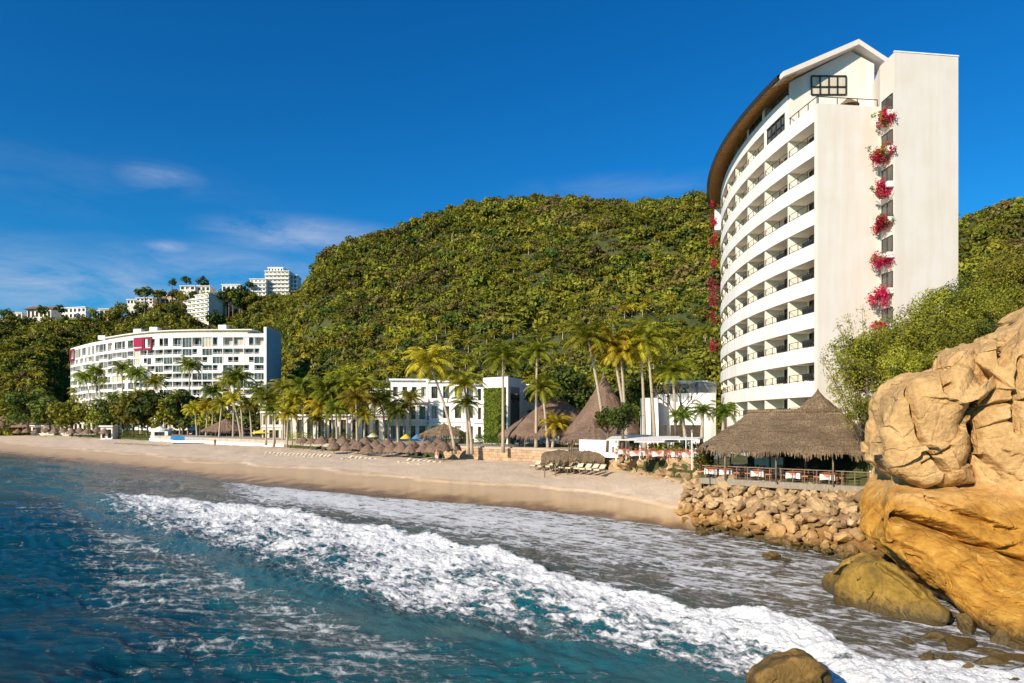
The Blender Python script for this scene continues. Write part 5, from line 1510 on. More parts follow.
mb = MB(); mb.seg(dp(2.3,4.6,DZ+.8), dp(4.6,4.6,DZ+.8), .3, 1.6); mb.build('white_counter_wall', M['white'], rst)
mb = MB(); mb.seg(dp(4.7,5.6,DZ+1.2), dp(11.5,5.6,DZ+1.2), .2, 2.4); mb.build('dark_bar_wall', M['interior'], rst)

# tables and chairs
def make_table(cloth2=True):
    t = thing('dining_table', 'x', 'table', (0,0,0), 'restaurant tables')
    mb = MB(); mb.box((0,0,.73), (.92,.92,.03)); mb.build('table_top', M['chairwood'], t)
    mb = MB(); mb.box((0,0,.36), (.08,.08,.70)); mb.box((0,0,.02), (.5,.5,.04)); mb.build('leg', M['darkmetal'], t)
    return t
def cloth_on(label, loc, rz, src=[None]):
    if src[0] is None:
        root = thing('tablecloth', label, 'tablecloth', (0,0,0), 'cloths on the restaurant tables')
        a = MB(); h = .50
        c = [(-.50,-.50),(.50,-.50),(.50,.50),(-.50,.50)]
        a.quad(*[(x,y,.762) for x, y in c])
        for k in range(4):
            p, q = c[k], c[(k+1) % 4]; m_ = ((p[0]+q[0])/2, (p[1]+q[1])/2)
            a.quad((p[0]*1.05,p[1]*1.05,.762-h), (m_[0]*1.10,m_[1]*1.10,.762-h+.06), (q[0]*1.05,q[1]*1.05,.762-h), (q[0],q[1],.762), (p[0],p[1],.762))
        a.build('white_cloth', M['cloth'], root)
        b = MB(); r = .52; cc = [(r,0),(0,r),(-r,0),(0,-r)]
        b.quad(*[(x,y,.768) for x, y in cc])
        b2 = [(-.505,-.505),(.505,-.505),(.505,.505),(-.505,.505)]
        for k in range(4):
            p, q = b2[k], b2[(k+1) % 4]; m_ = ((p[0]+q[0])/2*1.05, (p[1]+q[1])/2*1.05)
            e0_ = (p[0]*.5+m_[0]*.5, p[1]*.5+m_[1]*.5); 
            b.quad((p[0]*.9+q[0]*.1, p[1]*.9+q[1]*.1, .772), (m_[0]*1.06, m_[1]*1.06, .43), (q[0]*.9+p[0]*.1, q[1]*.9+p[1]*.1, .772))
            b.quad((p[0], p[1], .771), (q[0], q[1], .771), (0, 0, .775))
        b.build('salmon_topper', M['salmon'], root)
        src[0] = root; root.location = loc; root.rotation_euler = (0,0,rz); return root
    return dup(src[0], loc, rz, label=label)
def make_chair():
    t = thing('dining_chair', 'x', 'chair', (0,0,0), 'restaurant chairs')
    mb = MB(); mb.box((0,0,.46), (.46,.46,.06)); mb.build('seat', M['salmon'], t)
    mb = MB(); mb.box((0,.22,.98), (.46,.04,.08)); mb.box((-.21,.22,.72), (.04,.04,.55)); mb.box((.21,.22,.72), (.04,.04,.55))
    for k in range(3): mb.box((-.1+.1*k,.22,.70), (.03,.025,.50))
    mb.build('backrest', M['chairwood'], t)
    for (x, y) in ((-.2,-.2),(.2,-.2),(.2,.2),(-.2,.2)):
        mb = MB(); mb.box((x,y,.22), (.04,.04,.43)); mb.build('leg', M['chairwood'], t)
    return t
T0 = make_table(); C0_ = make_chair(); used_t = [False]; used_c = [False]
def put(src, used, loc, rz, label, group=None):
    if not used[0]:
        used[0] = True; o = src; o.location = loc; o.rotation_euler = (0,0,rz); o['label'] = label
        if group: o['group'] = group
        return o
    return dup(src, loc, rz, label=label, group=group)
def dining(p, rz, words, nchairs=4, diag=True):
    put(T0, used_t, p, rz, 'square dining table under '+words)
    cloth_on('white cloth with salmon topper on '+words, p, rz)
    side = ['seaward','right','inland','left']
    for k in range(4):
        if k >= nchairs and nchairs < 4: break
        a = rz+[-PI/2, 0, PI/2, PI][k] if nchairs == 4 else rz+[0, PI, PI/2][k]
        nm = side[k] if nchairs == 4 else ['right', 'left', 'inland'][k]
        q = (p[0]+math.cos(a)*.78, p[1]+math.sin(a)*.78, p[2])
        put(C0_, used_c, q, a-PI/2, 'wooden chair on the %s side of %s' % (nm, words))
pos = [(713,'the first rail table from the left'),(728,'the second rail table from the left'),(759,'the third rail table from the left'),(795,'the fourth rail table from the left'),(829,'the fifth rail table from the left')]
def on_deck(u, b):
    best = min(range(400), key=lambda k: abs(CX+F*dp(DW*k/400, b).x/dp(DW*k/400, b).y-u)); return dp(DW*best/400, b, DZ+.003)
for u, wd in pos: dining(on_deck(u, .95), drz, wd, 3)
for u, wd in ((745,'the first inner deck table'),(778,'the second inner deck table'),(812,'the third inner deck table'),(848,'the rightmost inner deck table')):
    dining(on_deck(u, 3.0), drz+.1, wd, 3)

# ------------------------------------------------------------------ terraces between restaurant and tall cone
def wall_strip(name, label, pts, z0, z1, w, mat, cat='wall', cap=None, rag=0.0):
    root = thing(name, label, cat, (pts[0][0], pts[0][1], z0))
    V = []; 
    mb = MB()
    for k in range(len(pts)-1):
        a, b = Vector((*pts[k], 0)), Vector((*pts[k+1], 0)); n = Vector((-(b-a).y, (b-a).x, 0)).normalized()*w/2
        mb.prism([(a-n)[:2], (b-n)[:2], (b+n)[:2], (a+n)[:2]], z0, z1)
    mb.build('wall_body', mat, root)
    if cap:
        mb = MB()
        for k in range(len(pts)-1):
            a, b = Vector((*pts[k], 0)), Vector((*pts[k+1], 0)); n = Vector((-(b-a).y, (b-a).x, 0)).normalized()*(w/2+.06)
            mb.prism([(a-n)[:2], (b-n)[:2], (b+n)[:2], (a+n)[:2]], z1+.002, z1+.14)
        mb.build('coping', cap, root)
    return root
def backline(us, off=.0):
    return [((u-CX)/F*(float(d_back(np.array(u)))+off), float(d_back(np.array(u)))+off) for u in us]
wall_strip('sea_wall','long beige sea wall under the lounger terrace',backline(range(436,618,12), .8),1.5,4.22,.5,M['stonewall'],cap=M['beige'])
wall_strip('sea_wall','low white wall in front of the blue pool on the left',backline(range(150,300,15), 1.2),1.5,3.15,.4,M['white'],cap=M['white'])
wall_strip('sea_wall','low beige wall behind the row of thatched parasols',backline(range(300,440,15), 3.2),1.5,3.3,.4,M['beige'],cap=M['cream'])
wall_strip('sea_wall','low weathered wall at the far left end of the beach',backline(range(-20,150,17), 3),1.5,3.1,.5,M['beige'])
for nm, lb, us, o0, o1, z in (('lounger_terrace','paved terrace with loungers above the beige sea wall',range(436,618,12),1.0,14,4.5),('dining_terrace','paved terrace with tables beside the thatched restaurant',range(612,716,8),2.2,14,4.45),('pool_terrace','pale terrace around the blue pools',range(150,436,14),1.6,30,4.1)):
    a = backline(us, o0); b = backline(us, o1)[::-1]
    mb = MB(); mb.prism(a+b, 1.0, z); tag(mb.build('terrace_paving', M['paving']), lb, 'terrace')
# pools (left)
def pool(label, u0, u1, v0, v1, z, mat=None):
    a, b = G(u0, v1, z), G(u1, v1, z); d2 = F*(CH-z)/(v0-HZ)
    root = thing('swimming_pool', label, 'swimming pool', (a.x, a.y, z))
    mb = MB(); mb.prism([(a.x, a.y), (b.x, b.y), (X(u1, d2), d2), (X(u0, d2), d2)], z-.6, z+.0); mb.build('water_surface', mat or M['pool'], root)
    mb = MB()
    for (p, q) in (((a.x, a.y), (b.x, b.y)), ((b.x, b.y), (X(u1, d2), d2)), ((X(u1, d2), d2), (X(u0, d2), d2)), ((X(u0, d2), d2), (a.x, a.y))): mb.seg((*p, z-.25), (*q, z-.25), .5, .62)
    mb.build('rim', M['white'], root)
    return root
pool('bright blue pool left of the dark thatched hut', 172, 206, 437.2, 440.6, 3.35)
pool('narrow blue pool to the right of the dark thatched hut', 250, 290, 439.6, 442.2, 3.35)
pool('slim infinity pool edge before the ivy cube', 486, 528, 447.0, 448.2, 4.19)
mb = MB()
for (u0, u1, m_, lb) in ((171,207,'pool','bright blue wall panel in front of the left pool'),(208,240,'navy','navy blue wall panel beneath the dark thatched hut')):
    a, b = Vector((X(u0,181),181,0)), Vector((X(u1,179),179,0)); mb = MB(); mb.seg((a.x, a.y, 3.5), (b.x, b.y, 3.5), .2, 1.3)
    tag(mb.build('wall_panel', M[m_]), lb, 'wall panel')
# white boundary wall and hedges near the dining terrace
wall_strip('garden_wall','low white garden wall left of the white canopy',[(X(580,80),80),(X(619,76),76)],4,5.95,.3,M['white'])
wall_strip('garden_wall','rounded white planter wall behind the dining terrace',[(X(668,66),66),(X(690,67),67),(X(715,70),70),(X(722,74),74)],3.5,4.9,.4,M['white'])
def hedge(label, p0, p1, h, w, z, mat, seed, n=1500):
    rng = np.random.RandomState(seed); p0, p1 = Vector((*p0, 0)), Vector((*p1, 0)); L_ = (p1-p0).length; t = rng.rand(n, 1)
    dd_ = np.array((p1-p0).normalized()); nn = np.array([-dd_[1], dd_[0], 0])
    C = t*L_*dd_+rng.uniform(-.5, .5, (n, 1))*w*nn+np.array([0,0,1])*(rng.rand(n, 1)**.6)*h*(1+.15*np.sin(t*23+seed))
    nr = rng.normal(0, 1, (n, 3))+np.array([0,0,.4]); nr /= np.linalg.norm(nr, axis=1)[:, None]
    a = np.cross(nr, rng.normal(0, 1, (n, 3))); a /= np.linalg.norm(a, axis=1)[:, None]; b = np.cross(nr, a); s = rng.uniform(.06,.13,(n,1))
    V = np.stack([C-a*s, C-b*s*.7, C+a*s, C+b*s*.7], 1).reshape(-1, 3)
    o = bpy.data.objects.new('hedge', me_np('hedge', V, np.arange(4*n).reshape(-1, 4), [mat])); COL.objects.link(o); o.location = (p0.x, p0.y, z); WL[o.name] = tuple(o.location)
    tag(o, label, 'hedge')
hedge('clipped green hedge on the rounded white planter', (X(667,66.8),66.8), (X(716,70.5),70.5), 1.1, 1.2, 4.7, M['leafolive'], 3)
hedge('bright green shrub border at the left end of the restaurant deck', (X(697,57),57), (X(712,56),56), 1.5, 1.2, 3.9, M['leafolive'], 4, 1200)
hedge('yellow green border shrubs left of the clipped hedge', (X(648,68),68), (X(666,67),67), 1.2, 1.2, 4.5, M['leafyellow'], 5, 900)
hedge('low green border in front of the ivy cube', (X(476,104),104), (X(498,103),103), 1.6, 1.5, 4.4, M['leafdark'], 6, 900)
hedge('dark green shrub beside the thatched hut of the white villa', (X(459,110),110), (X(470,110),110), 1.9, 1.6, 4.4, M['leafdark'], 7, 900)
hedge('yellow flowering shrub left of the blue umbrella', (X(372,135),135), (X(377,135),135), 2.8, 1.8, 3.2, M['leafyellow'], 8, 700)
hedge('dark scrub at the very left edge of the beach', (X(-8,350),350), (X(52,285),285), 3.0, 5, 2.6, M['leafdark'], 19, 4000)
hedge('low dark scrub line along the far left of the beach', (X(53,283),283), (X(108,219),219), 2.4, 4, 2.6, M['leafdark'], 9, 5200)
hedge('low scrub line in front of the curved hotel', (X(96,236),236), (X(150,205),205), 2.2, 4, 2.9, M['leafolive'], 10, 3000)
hedge('yellow green garden border by the low villa left end', (X(286,140),140), (X(312,139),139), 2.6, 1.8, 3.2, M['leafyellow'], 11, 1200)
hedge('garden border under the golden palms of the low villa', (X(316,139),139), (X(360,136),136), 2.4, 1.8, 3.2, M['leafolive'], 12, 1500)
# white canopy pergola
pg = thing('white_pergola', 'flat white fabric pergola on slim posts above the dining terrace', 'pergola', (X(650,68),68,4.5))
for k, (u0, u1, da, db_, z0_, z1_) in enumerate(((606,648,74,69.5,Z(435.5,74),Z(440.5,69.5)),(634,676,72.5,66.5,Z(437,72.5),Z(442.5,66.5)),(662,698,72,66,Z(438,72),Z(440,66)))):
    mb = MB(); a, b, c, e_ = Vector((X(u0+8,da),da,z0_)), Vector((X(u1+4,da),da,z0_)), Vector((X(u1,db_),db_,z1_)), Vector((X(u0,db_),db_,z1_))
    up = Vector((0,0,.10)); mb.quad(e_, c, b, a); mb.quad(e_+up, c+up, b+up, a+up)
    for p, q in ((a,b),(b,c),(c,e_),(e_,a)): mb.quad(p, q, q+up, p+up)
    mb.build('canopy_sheet', M['cloth'], pg)
for (u, d_) in ((616,70),(626,73),(640,68),(655,71),(664,67.5),(676,71),(690,67.5)):
    mb = MB(); zt_ = Z(441,d_)+.05; mb.seg((X(u,d_),d_,4.0), (X(u,d_),d_,zt_), .14, .14); mb.build('post', M['white'], pg)
k = 0
for (u, d_) in ((634,66),(645,66.5),(656,65),(664,67),(675,64.5),(686,63.5),(622,70),(697,64)):
    dining((X(u,d_), d_, 4.453), .3, 'the %s pergola table from the left' % ORD[k], 3); k += 1
# lamp posts / flag poles
for (u, v, v2, z, lb) in ((692,470,432,4.4,'slim pale pole at the edge of the dining terrace'),(686,452,436,4.4,'thin white pole by the planter hedge')):
    b_ = G(u, v, z) if v > 460 else Vector((X(u,66),66,z)); t_ = Z(v2, b_.y)
    root = thing('lamp_post', lb, 'lamp post', b_); mb = MB(); mb.tube([b_, (b_.x, b_.y, t_)], .05, 6); mb.build('pole', M['white'], root); mb = MB(); mb.lathe((b_.x, b_.y, t_), [(0,-.05),(.12,0),(.12,.16),(0,.2)], 8); mb.build('lamp_head', M['steel'], root)
# beach thatch shelter
sh = thing('beach_shelter', 'long low thatched shade roof on posts at the foot of the sea wall', 'beach shelter', (X(577,76),76,2.4))
def shade(u0, u1, dA, dB, zA_, zB__):
    na, nr = 90, 16; aa = np.linspace(0, 1, na); rr = np.linspace(0, 1, nr); A_, R2 = np.meshgrid(aa, rr)
    u = u0+(u1-u0)*A_; dd_ = dA+(dB-dA)*R2; xx = (u-CX)/F*dA+0*R2+(R2-.5)*.5; z = zA_+(zB__-zA_)*(1-(2*R2-1)**2)+.12*fbm(A_*14, R2*4, o=3, s=4)
    z[0] -= np.random.RandomState(1).rand(na)*.3; z = z-.15*(np.abs(2*A_-1)**6)*3
    V = np.stack([xx, dd_+.2*fbm(A_*9, R2, o=2, s=6), z], -1).reshape(-1, 3); V2 = V-np.array([0,0,.18]); Q = grid_faces(nr, na)
    return np.concatenate([V, V2]), np.concatenate([Q, Q[:, ::-1]+len(V)])
V, Q = shade(543, 607, 75.5, 82, 3.75, 4.7); o = bpy.data.objects.new('thatch', me_np('thatch', V-np.array(WL[sh.name]), Q, [M['thatch']])); COL.objects.link(o); o.parent = sh
for u in (545,556,568,580,592,605):
    for d_ in (76.2, 80.5):
        mb = MB(); x = X(u,75.5); mb.tube([(x, d_, 1.8), (x, d_, 4.0)], .07, 6); mb.build('post', M['drift'], sh, True)

# ------------------------------------------------------------------ beach furniture
def beach_z(u, d):
    ds, db = float(d_shore(np.array(float(u)))), float(d_back(np.array(float(u)))); t = (d-ds)/(db-ds)
    return 2.62*(1-(1-min(max(t, 0), 1))**1.5)+.16
def make_lounger():
    t = thing('sun_lounger', 'x', 'sun lounger', (0,0,0))
    mb = MB(); mb.box((-.33,0,.28), (.05,1.95,.06)); mb.box((.33,0,.28), (.05,1.95,.06)); mb.box((0,-.95,.28), (.66,.05,.06)); mb.box((0,.95,.28), (.66,.05,.06)); mb.build('frame', M['drift'], t)
    for (x, y) in ((-.3,-.8),(.3,-.8),(.3,.8),(-.3,.8)):
        mb = MB(); mb.box((x,y,.12), (.06,.06,.28)); mb.build('leg', M['drift'], t)
    mb = MB(); mb.box((0,-.3,.37), (.62,1.3,.11)); mb.build('seat_cushion', M['cushion'], t)
    mb = MB(); mb.box((0,.66,.56), (.62,.80,.11), ax=(Vector((1,0,0)), Vector((0,.83,.55)), Vector((0,-.55,.83)))); mb.build('back_cushion', M['cushion'], t)
    return t
L0 = make_lounger(); used_l = [False]; ln = 0
def lounger(u, v, rz, label, group, z=None):
    if z is None:
        d_ = F*(CH-2.3)/(v-HZ); z = beach_z(u, d_)+.02; d_ = F*(CH-z)/(v-HZ)
    else: d_ = F*(CH-z)/(v-HZ)
    return put(L0, used_l, (X(u, d_), d_, z), rz, label, group)
def row(u0, u1, v0, v1, n, rz, words, group, z=None):
    for k in range(n):
        f = k/max(n-1, 1); lounger(u0+(u1-u0)*f, v0+(v1-v0)*f+(.3 if k % 2 else 0), rz+random.Random(k*7+n).uniform(-.12, .12), '%s lounger from the left %s' % (ORD[k].capitalize(), words), group, z)
row(262, 325, 456.0, 459.5, 17, -.9, 'in the long cream row left of the parasols', 'long row of cream loungers')
row(347, 370, 460.8, 463.6, 6, -.9, 'in the short row in front of the parasols', 'short row of loungers before the parasols')
row(404, 434, 464.0, 467.6, 7, -.9, 'in the front row nearest the water', 'front row of loungers')
row(536, 600, 468.0, 472.5, 10, -.5, 'beneath the low thatched shade roof', 'loungers under the shade roof')
row(498, 600, 444.9, 446.3, 18, .3, 'on the terrace above the sea wall', 'loungers on the terrace', 4.153)
row(118, 165, 444.0, 446.6, 12, -1.0, 'on the sand in front of the curved hotel', 'loungers in front of the curved hotel')
# thatched beach parasols
PS = None; pcount = 0
def beach_parasol(u, v, label, r=1.35, sc=1.0):
    global PS
    d_ = F*(CH-2.45)/(v-HZ); z = beach_z(u, d_)-.15; d_ = F*(CH-z)/(v-HZ)
    rng = np.random.RandomState(int(u))
    if PS is None:
        PS = thing('thatched_parasol', label, 'parasol', (0,0,0), 'thatched parasols on the beach')
        mb = MB(); mb.tube([(0,0,-.4),(0,0,2.5)], .06, 6); mb.build('pole', M['drift'], PS, True)
        na, nr = 28, 8; rr = np.linspace(.03, 1, nr); th = np.linspace(0, 2*PI, na, endpoint=False); T, Rr = np.meshgrid(th, rr)
        rg_ = np.random.RandomState(2); z_ = 2.75-1.15*Rr**1.25+.05*rg_.randn(nr, na); z_[-1] -= .35*rg_.rand(na); rad = Rr*(1.35+.08*rg_.randn(nr, na))
        V = np.stack([np.cos(T)*rad, np.sin(T)*rad, z_], -1).reshape(-1, 3); Q = grid_faces(nr, na, True)
        me = me_np('canopy', V, Q, [M['thatchgrey']]); o = bpy.data.objects.new('canopy', me); COL.objects.link(o); o.parent = PS
        o = PS; o.location = (X(u, d_), d_, z); return o
    return dup(PS, (X(u, d_), d_, z), rng.uniform(0, 6), sc, label=label)
front = [(334,461.5),(347,462),(358,463),(368,464.5),(381,464.5),(392,465.5),(402,466),(411,466.5),(424,466),(434,466),(443,465.5),(452,464.5)]
back = [(303,456),(312,456.5),(322,457.5),(332,457),(343,458),(354,459),(365,459.5),(376,460),(388,461),(400,462),(413,462.5),(428,462.5),(438,462)]
for k, (u, v) in enumerate(front): beach_parasol(u, v-4.5, 'brown thatched parasol, %s from the left in the front row on the sand' % ORD[k], sc=random.Random(k).uniform(.9, 1.12))
for k, (u, v) in enumerate(back): beach_parasol(u, v-6, 'brown thatched parasol, %s from the left in the back row near the wall' % ORD[k], sc=random.Random(k+50).uniform(.85, 1.05))
for k, u in enumerate((18,27,36,46,55,64,72,80,88,97,105,113)): beach_parasol(u, 437.2+.02*u-(k%2)*1.0, 'far small thatched parasol, %s from the left near the scrub' % ORD[k], sc=1.3)
for (u, v, r, h, z, m_, lb) in ((518,444.5,1.9,2.5,4.153,'cushion','cream parasol left of the two on the lounger terrace'),(565,444.8,1.9,2.5,4.153,'cushion','cream parasol right of the two on the lounger terrace'),
                                (406,447,1.1,2.3,3.253,'yellow','yellow parasol beside the blue one before the villa'),(417,447,1.0,2.3,3.253,'bluecanvas','blue parasol beside the yellow one before the villa'),(373,446,1.2,2.6,3.253,'cushion','cream parasol among the palms of the low villa'),
                                (265,441,3.2,2.9,3.2,'yellow','yellow green canopy parasol right of the dark thatched hut'),(160,440,2.6,3.4,3.2,'white','white canopy parasol left of the bright blue pool')):
    b_ = G(u, v, z); small_parasol(b_.x, b_.y, z, r, h, lb, M[m_], None, 'canvas_parasol', 'steel')
B('beach_kiosk','small white beach kiosk beside the bright blue pool','kiosk',152,167,429,441,196,4,M['white'],1,1,.2,seed=50)
B('beach_kiosk','tiny white kiosk among the palms before the curved hotel','kiosk',101,112,426,440,214,4,M['white'],1,2,.1,seed=51)
B('beach_kiosk','low pale building with a dark opening on the left shore','kiosk',31,54,425.5,433,278,6,M['cream'],1,2,.0,seed=52,wf=.7)
B('beach_kiosk','pale columned building at the foot of the curved hotel left end','kiosk',60,96,421,433,262,6,M['cream'],1,8,.0,seed=53,wf=.6)
# people, tiny, on the sand and terrace
def person(u, v, z, label, top, bottom, pose='stand'):
    b_ = G(u, v, z); root = thing('person', label, 'person', b_)
    s = 1.0
    sk = MB()
    sk.tube([(b_.x-.10,b_.y,z),(b_.x-.10,b_.y,z+.48),(b_.x-.09,b_.y,z+.88)], [.05,.06,.085], 8)
    sk.tube([(b_.x+.12,b_.y+.08,z),(b_.x+.11,b_.y-.02,z+.48),(b_.x+.09,b_.y,z+.88)], [.05,.06,.085], 8)
    sk.tube([(b_.x,b_.y,z+.84),(b_.x,b_.y,z+1.1),(b_.x,b_.y,z+1.40),(b_.x,b_.y,z+1.5),(b_.x,b_.y,z+1.58)], [.16,.14,.19,.08,.06], 10)
    for sg_ in (-1,1): sk.tube([(b_.x+sg_*.19,b_.y,z+1.42),(b_.x+sg_*.26,b_.y,z+1.12),(b_.x+sg_*.25,b_.y-.1,z+.85)], [.055,.045,.035], 6)
    sk.lathe((b_.x,b_.y,z+1.66), [(0,-.12),(.07,-.08),(.095,0),(.08,.09),(0,.13)], 10)
    sk.build('body', M['skin'], root, True)
    c = MB(); c.tube([(b_.x,b_.y,z+.98),(b_.x,b_.y,z+1.12),(b_.x,b_.y,z+1.44)], [.17,.16,.205], 10); c.build('shirt', M[top], root, True)
    c = MB(); c.tube([(b_.x-.10,b_.y,z+.5),(b_.x-.09,b_.y,z+.92)], [.09,.11], 8); c.tube([(b_.x+.11,b_.y,z+.5),(b_.x+.09,b_.y,z+.92)], [.09,.11], 8); c.tube([(b_.x,b_.y,z+.86),(b_.x,b_.y,z+1.0)], [.18,.175], 10); c.build('shorts', M[bottom], root, True)
M['skin'] = simple('skin', (.42,.25,.17), None, .6)
person(533, 446, 4.153, 'person in pale clothes standing on the lounger terrace', 'cloth', 'cushion')
person(215, 446.5, 2.5, 'person in dark clothes walking on the sand under the navy panel', 'navy', 'navy')
person(437, 462.2, 2.5, 'person in salmon shirt standing among the thatched parasols', 'salmon', 'cloth')

# ------------------------------------------------------------------ rocks
def rock_unit(seed, sub=3, flat=.8):
    """faceted boulder: a sphere cut by random planes, edges rounded, surface roughened"""
    bm = bmesh.new(); bmesh.ops.create_icosphere(bm, subdivisions=sub, radius=1)
    V = np.array([v.co[:] for v in bm.verts]); Fc = np.array([[l.vert.index for l in f.loops] for f in bm.faces]); bm.free()
    rng = np.random.RandomState(seed); nP = 13; Nn = rng.normal(0, 1, (nP, 3)); Nn /= np.linalg.norm(Nn, axis=1)[:, None]; D = rng.uniform(.55, .95, nP)
    den = V @ Nn.T; r = np.where(den > .05, D/np.maximum(den, .05), 9); k = 30
    rr = -np.log(np.exp(-k*np.minimum(r, 2)).sum(1)+math.exp(-k*1.25))/k
    rr = rr+.07*fbm(V[:, 0]*2.6+seed, V[:, 1]*2.6, V[:, 2]*2.6, o=5, s=seed)
    W = V*rr[:, None]*np.array([1, rng.uniform(.65, .95), rng.uniform(.5, .8)])
    return W, Fc
def rock_mesh(name, seed, mat, sub=3):
    W, Fc = rock_unit(seed, sub); me = bpy.data.meshes.new(name); me.from_pydata(W.tolist(), [], Fc.tolist()); me.materials.append(mat)
    return me
RM = [rock_mesh('boulder', 900+k, M['riprap'], 3) for k in range(14)]
rng = np.random.RandomState(33)
GT = Vector((0, 0, 0))
def slope_pt(a, t):
    """a: 0..1 along the deck, t: 0 at the deck foot, 1 at the water"""
    ua = [676, 700, 770, 850, 905]; tu = CX
    top = dp(-1.8+(DW+3.0)*a, .55, 3.25)
    us_ = np.interp(a, [0, .1, .45, .8, 1.0], [672, 694, 765, 842, 890]); vs_ = np.interp(us_, [672, 694, 765, 842, 890], [527, 531, 547, 563, 577])
    bot = G(us_, vs_, -.25)
    p = top.lerp(bot, t); p.z += .45*math.sin(PI*t)*(.6+.4*math.sin(a*9)); return p
cand = []
placed = []
tries = 0
while len(placed) < 298 and tries < 60000:
    tries += 1
    a, t = rng.rand(), rng.rand(); r = (.8*rng.rand()**2.6+.30)*(1.15-.55*t if t > .5 else 1.1)
    if len(placed) > 60: r = min(r, .46)
    if len(placed) > 150: r = min(r, .36)
    p = slope_pt(a, min(t*1.07, 1.06))
    if any((p-q).length < (r+s)*.50 for q, s in placed): continue
    placed.append((p, r))
big = sorted(range(len(placed)), key=lambda k: -placed[k][1])
def rlabel(p):
    u = CX+F*p.x/p.y; v = HZ+F*(CH-p.z)/p.y
    return u, v
for rank, k in enumerate(big):
    p, r = placed[k]; o = bpy.data.objects.new('boulder', RM[rng.randint(0, 14)]); COL.objects.link(o)
    o.location = p; o.rotation_euler = tuple(rng.uniform(-.6, .6, 2))+(rng.uniform(0, 6.28),); s = r*1.12; o.scale = (s, s, s)
    if rank < 12:
        u, v = rlabel(p)
        tag(o, '%s largest tan boulder of the heap below the thatched restaurant deck' % (ORD[rank].capitalize() if rank else 'The very'), 'boulder', 'boulders of the heap below the deck')
    elif r > .45: tag(o, 'medium tan angular boulder lying in the heap below the deck', 'boulder', 'medium boulders of the heap below the deck')
    else: tag(o, 'small tan angular stone filling the heap below the deck', 'boulder', 'small stones of the heap below the deck')
# rubble slope under them
na, nt_ = 60, 24; V = []
for i in range(nt_):
    for j in range(na):
        p = slope_pt(j/(na-1), i/(nt_-1)); V.append((p.x, p.y, p.z-.22-.7*(i/(nt_-1))**3))
V = np.array(V); V[:, 2] += .14*fbm(V[:, 0]*1.3, V[:, 1]*1.3, o=3, s=6)
ob = mesh_np('rubble', V, grid_faces(nt_, na)[:, ::-1], M['riprap'], smooth=False); tag(ob, kind='stuff')
# stone bank between the deck and the beach shelter, individual stones
bk_ = []
for k in range(74):
    u = rng.uniform(604, 706); d_ = float(d_back(np.array(u)))+rng.uniform(-.4, 1.9); z = 2.3+max(0, (d_-float(d_back(np.array(u))))*1.0)+rng.uniform(-.1, .4); r = rng.uniform(.45, 1.05)
    o = bpy.data.objects.new('boulder', RM[rng.randint(0, 14)]); COL.objects.link(o); o.location = (X(u, d_), d_, z); o.rotation_euler = tuple(rng.uniform(-.5, .5, 2))+(rng.uniform(0, 6.28),); o.scale = (r*1.2, r, r*.85)
    tag(o, 'pale yellowish stone of the rough bank below the dining terrace', 'boulder', 'stones of the bank below the dining terrace')
a = backline(range(602, 712, 6), 1.2); b = backline(range(602, 712, 6), 3)[::-1]
mb = MB(); mb.prism(a+b, 1.0, 4.2); tag(mb.build('retaining_wall', M['riprap']), 'rough stone retaining wall between the shade roof and the deck', 'wall')
# two stray stones at the water
for (u, v, r, lb) in ((772,556,.5,'lone orange-tan stone in the shallow water below the heap'),(786,560,.28,'small tan stone right beside the lone stone in the shallows'),(702,533,.45,'tan stone where the sand meets the heap')):
    p = G(u, v, .1); o = bpy.data.objects.new('boulder', RM[3 if r > .3 else 5]); COL.objects.link(o); o.location = p; o.scale = (r, r, r); tag(o, lb, 'boulder')

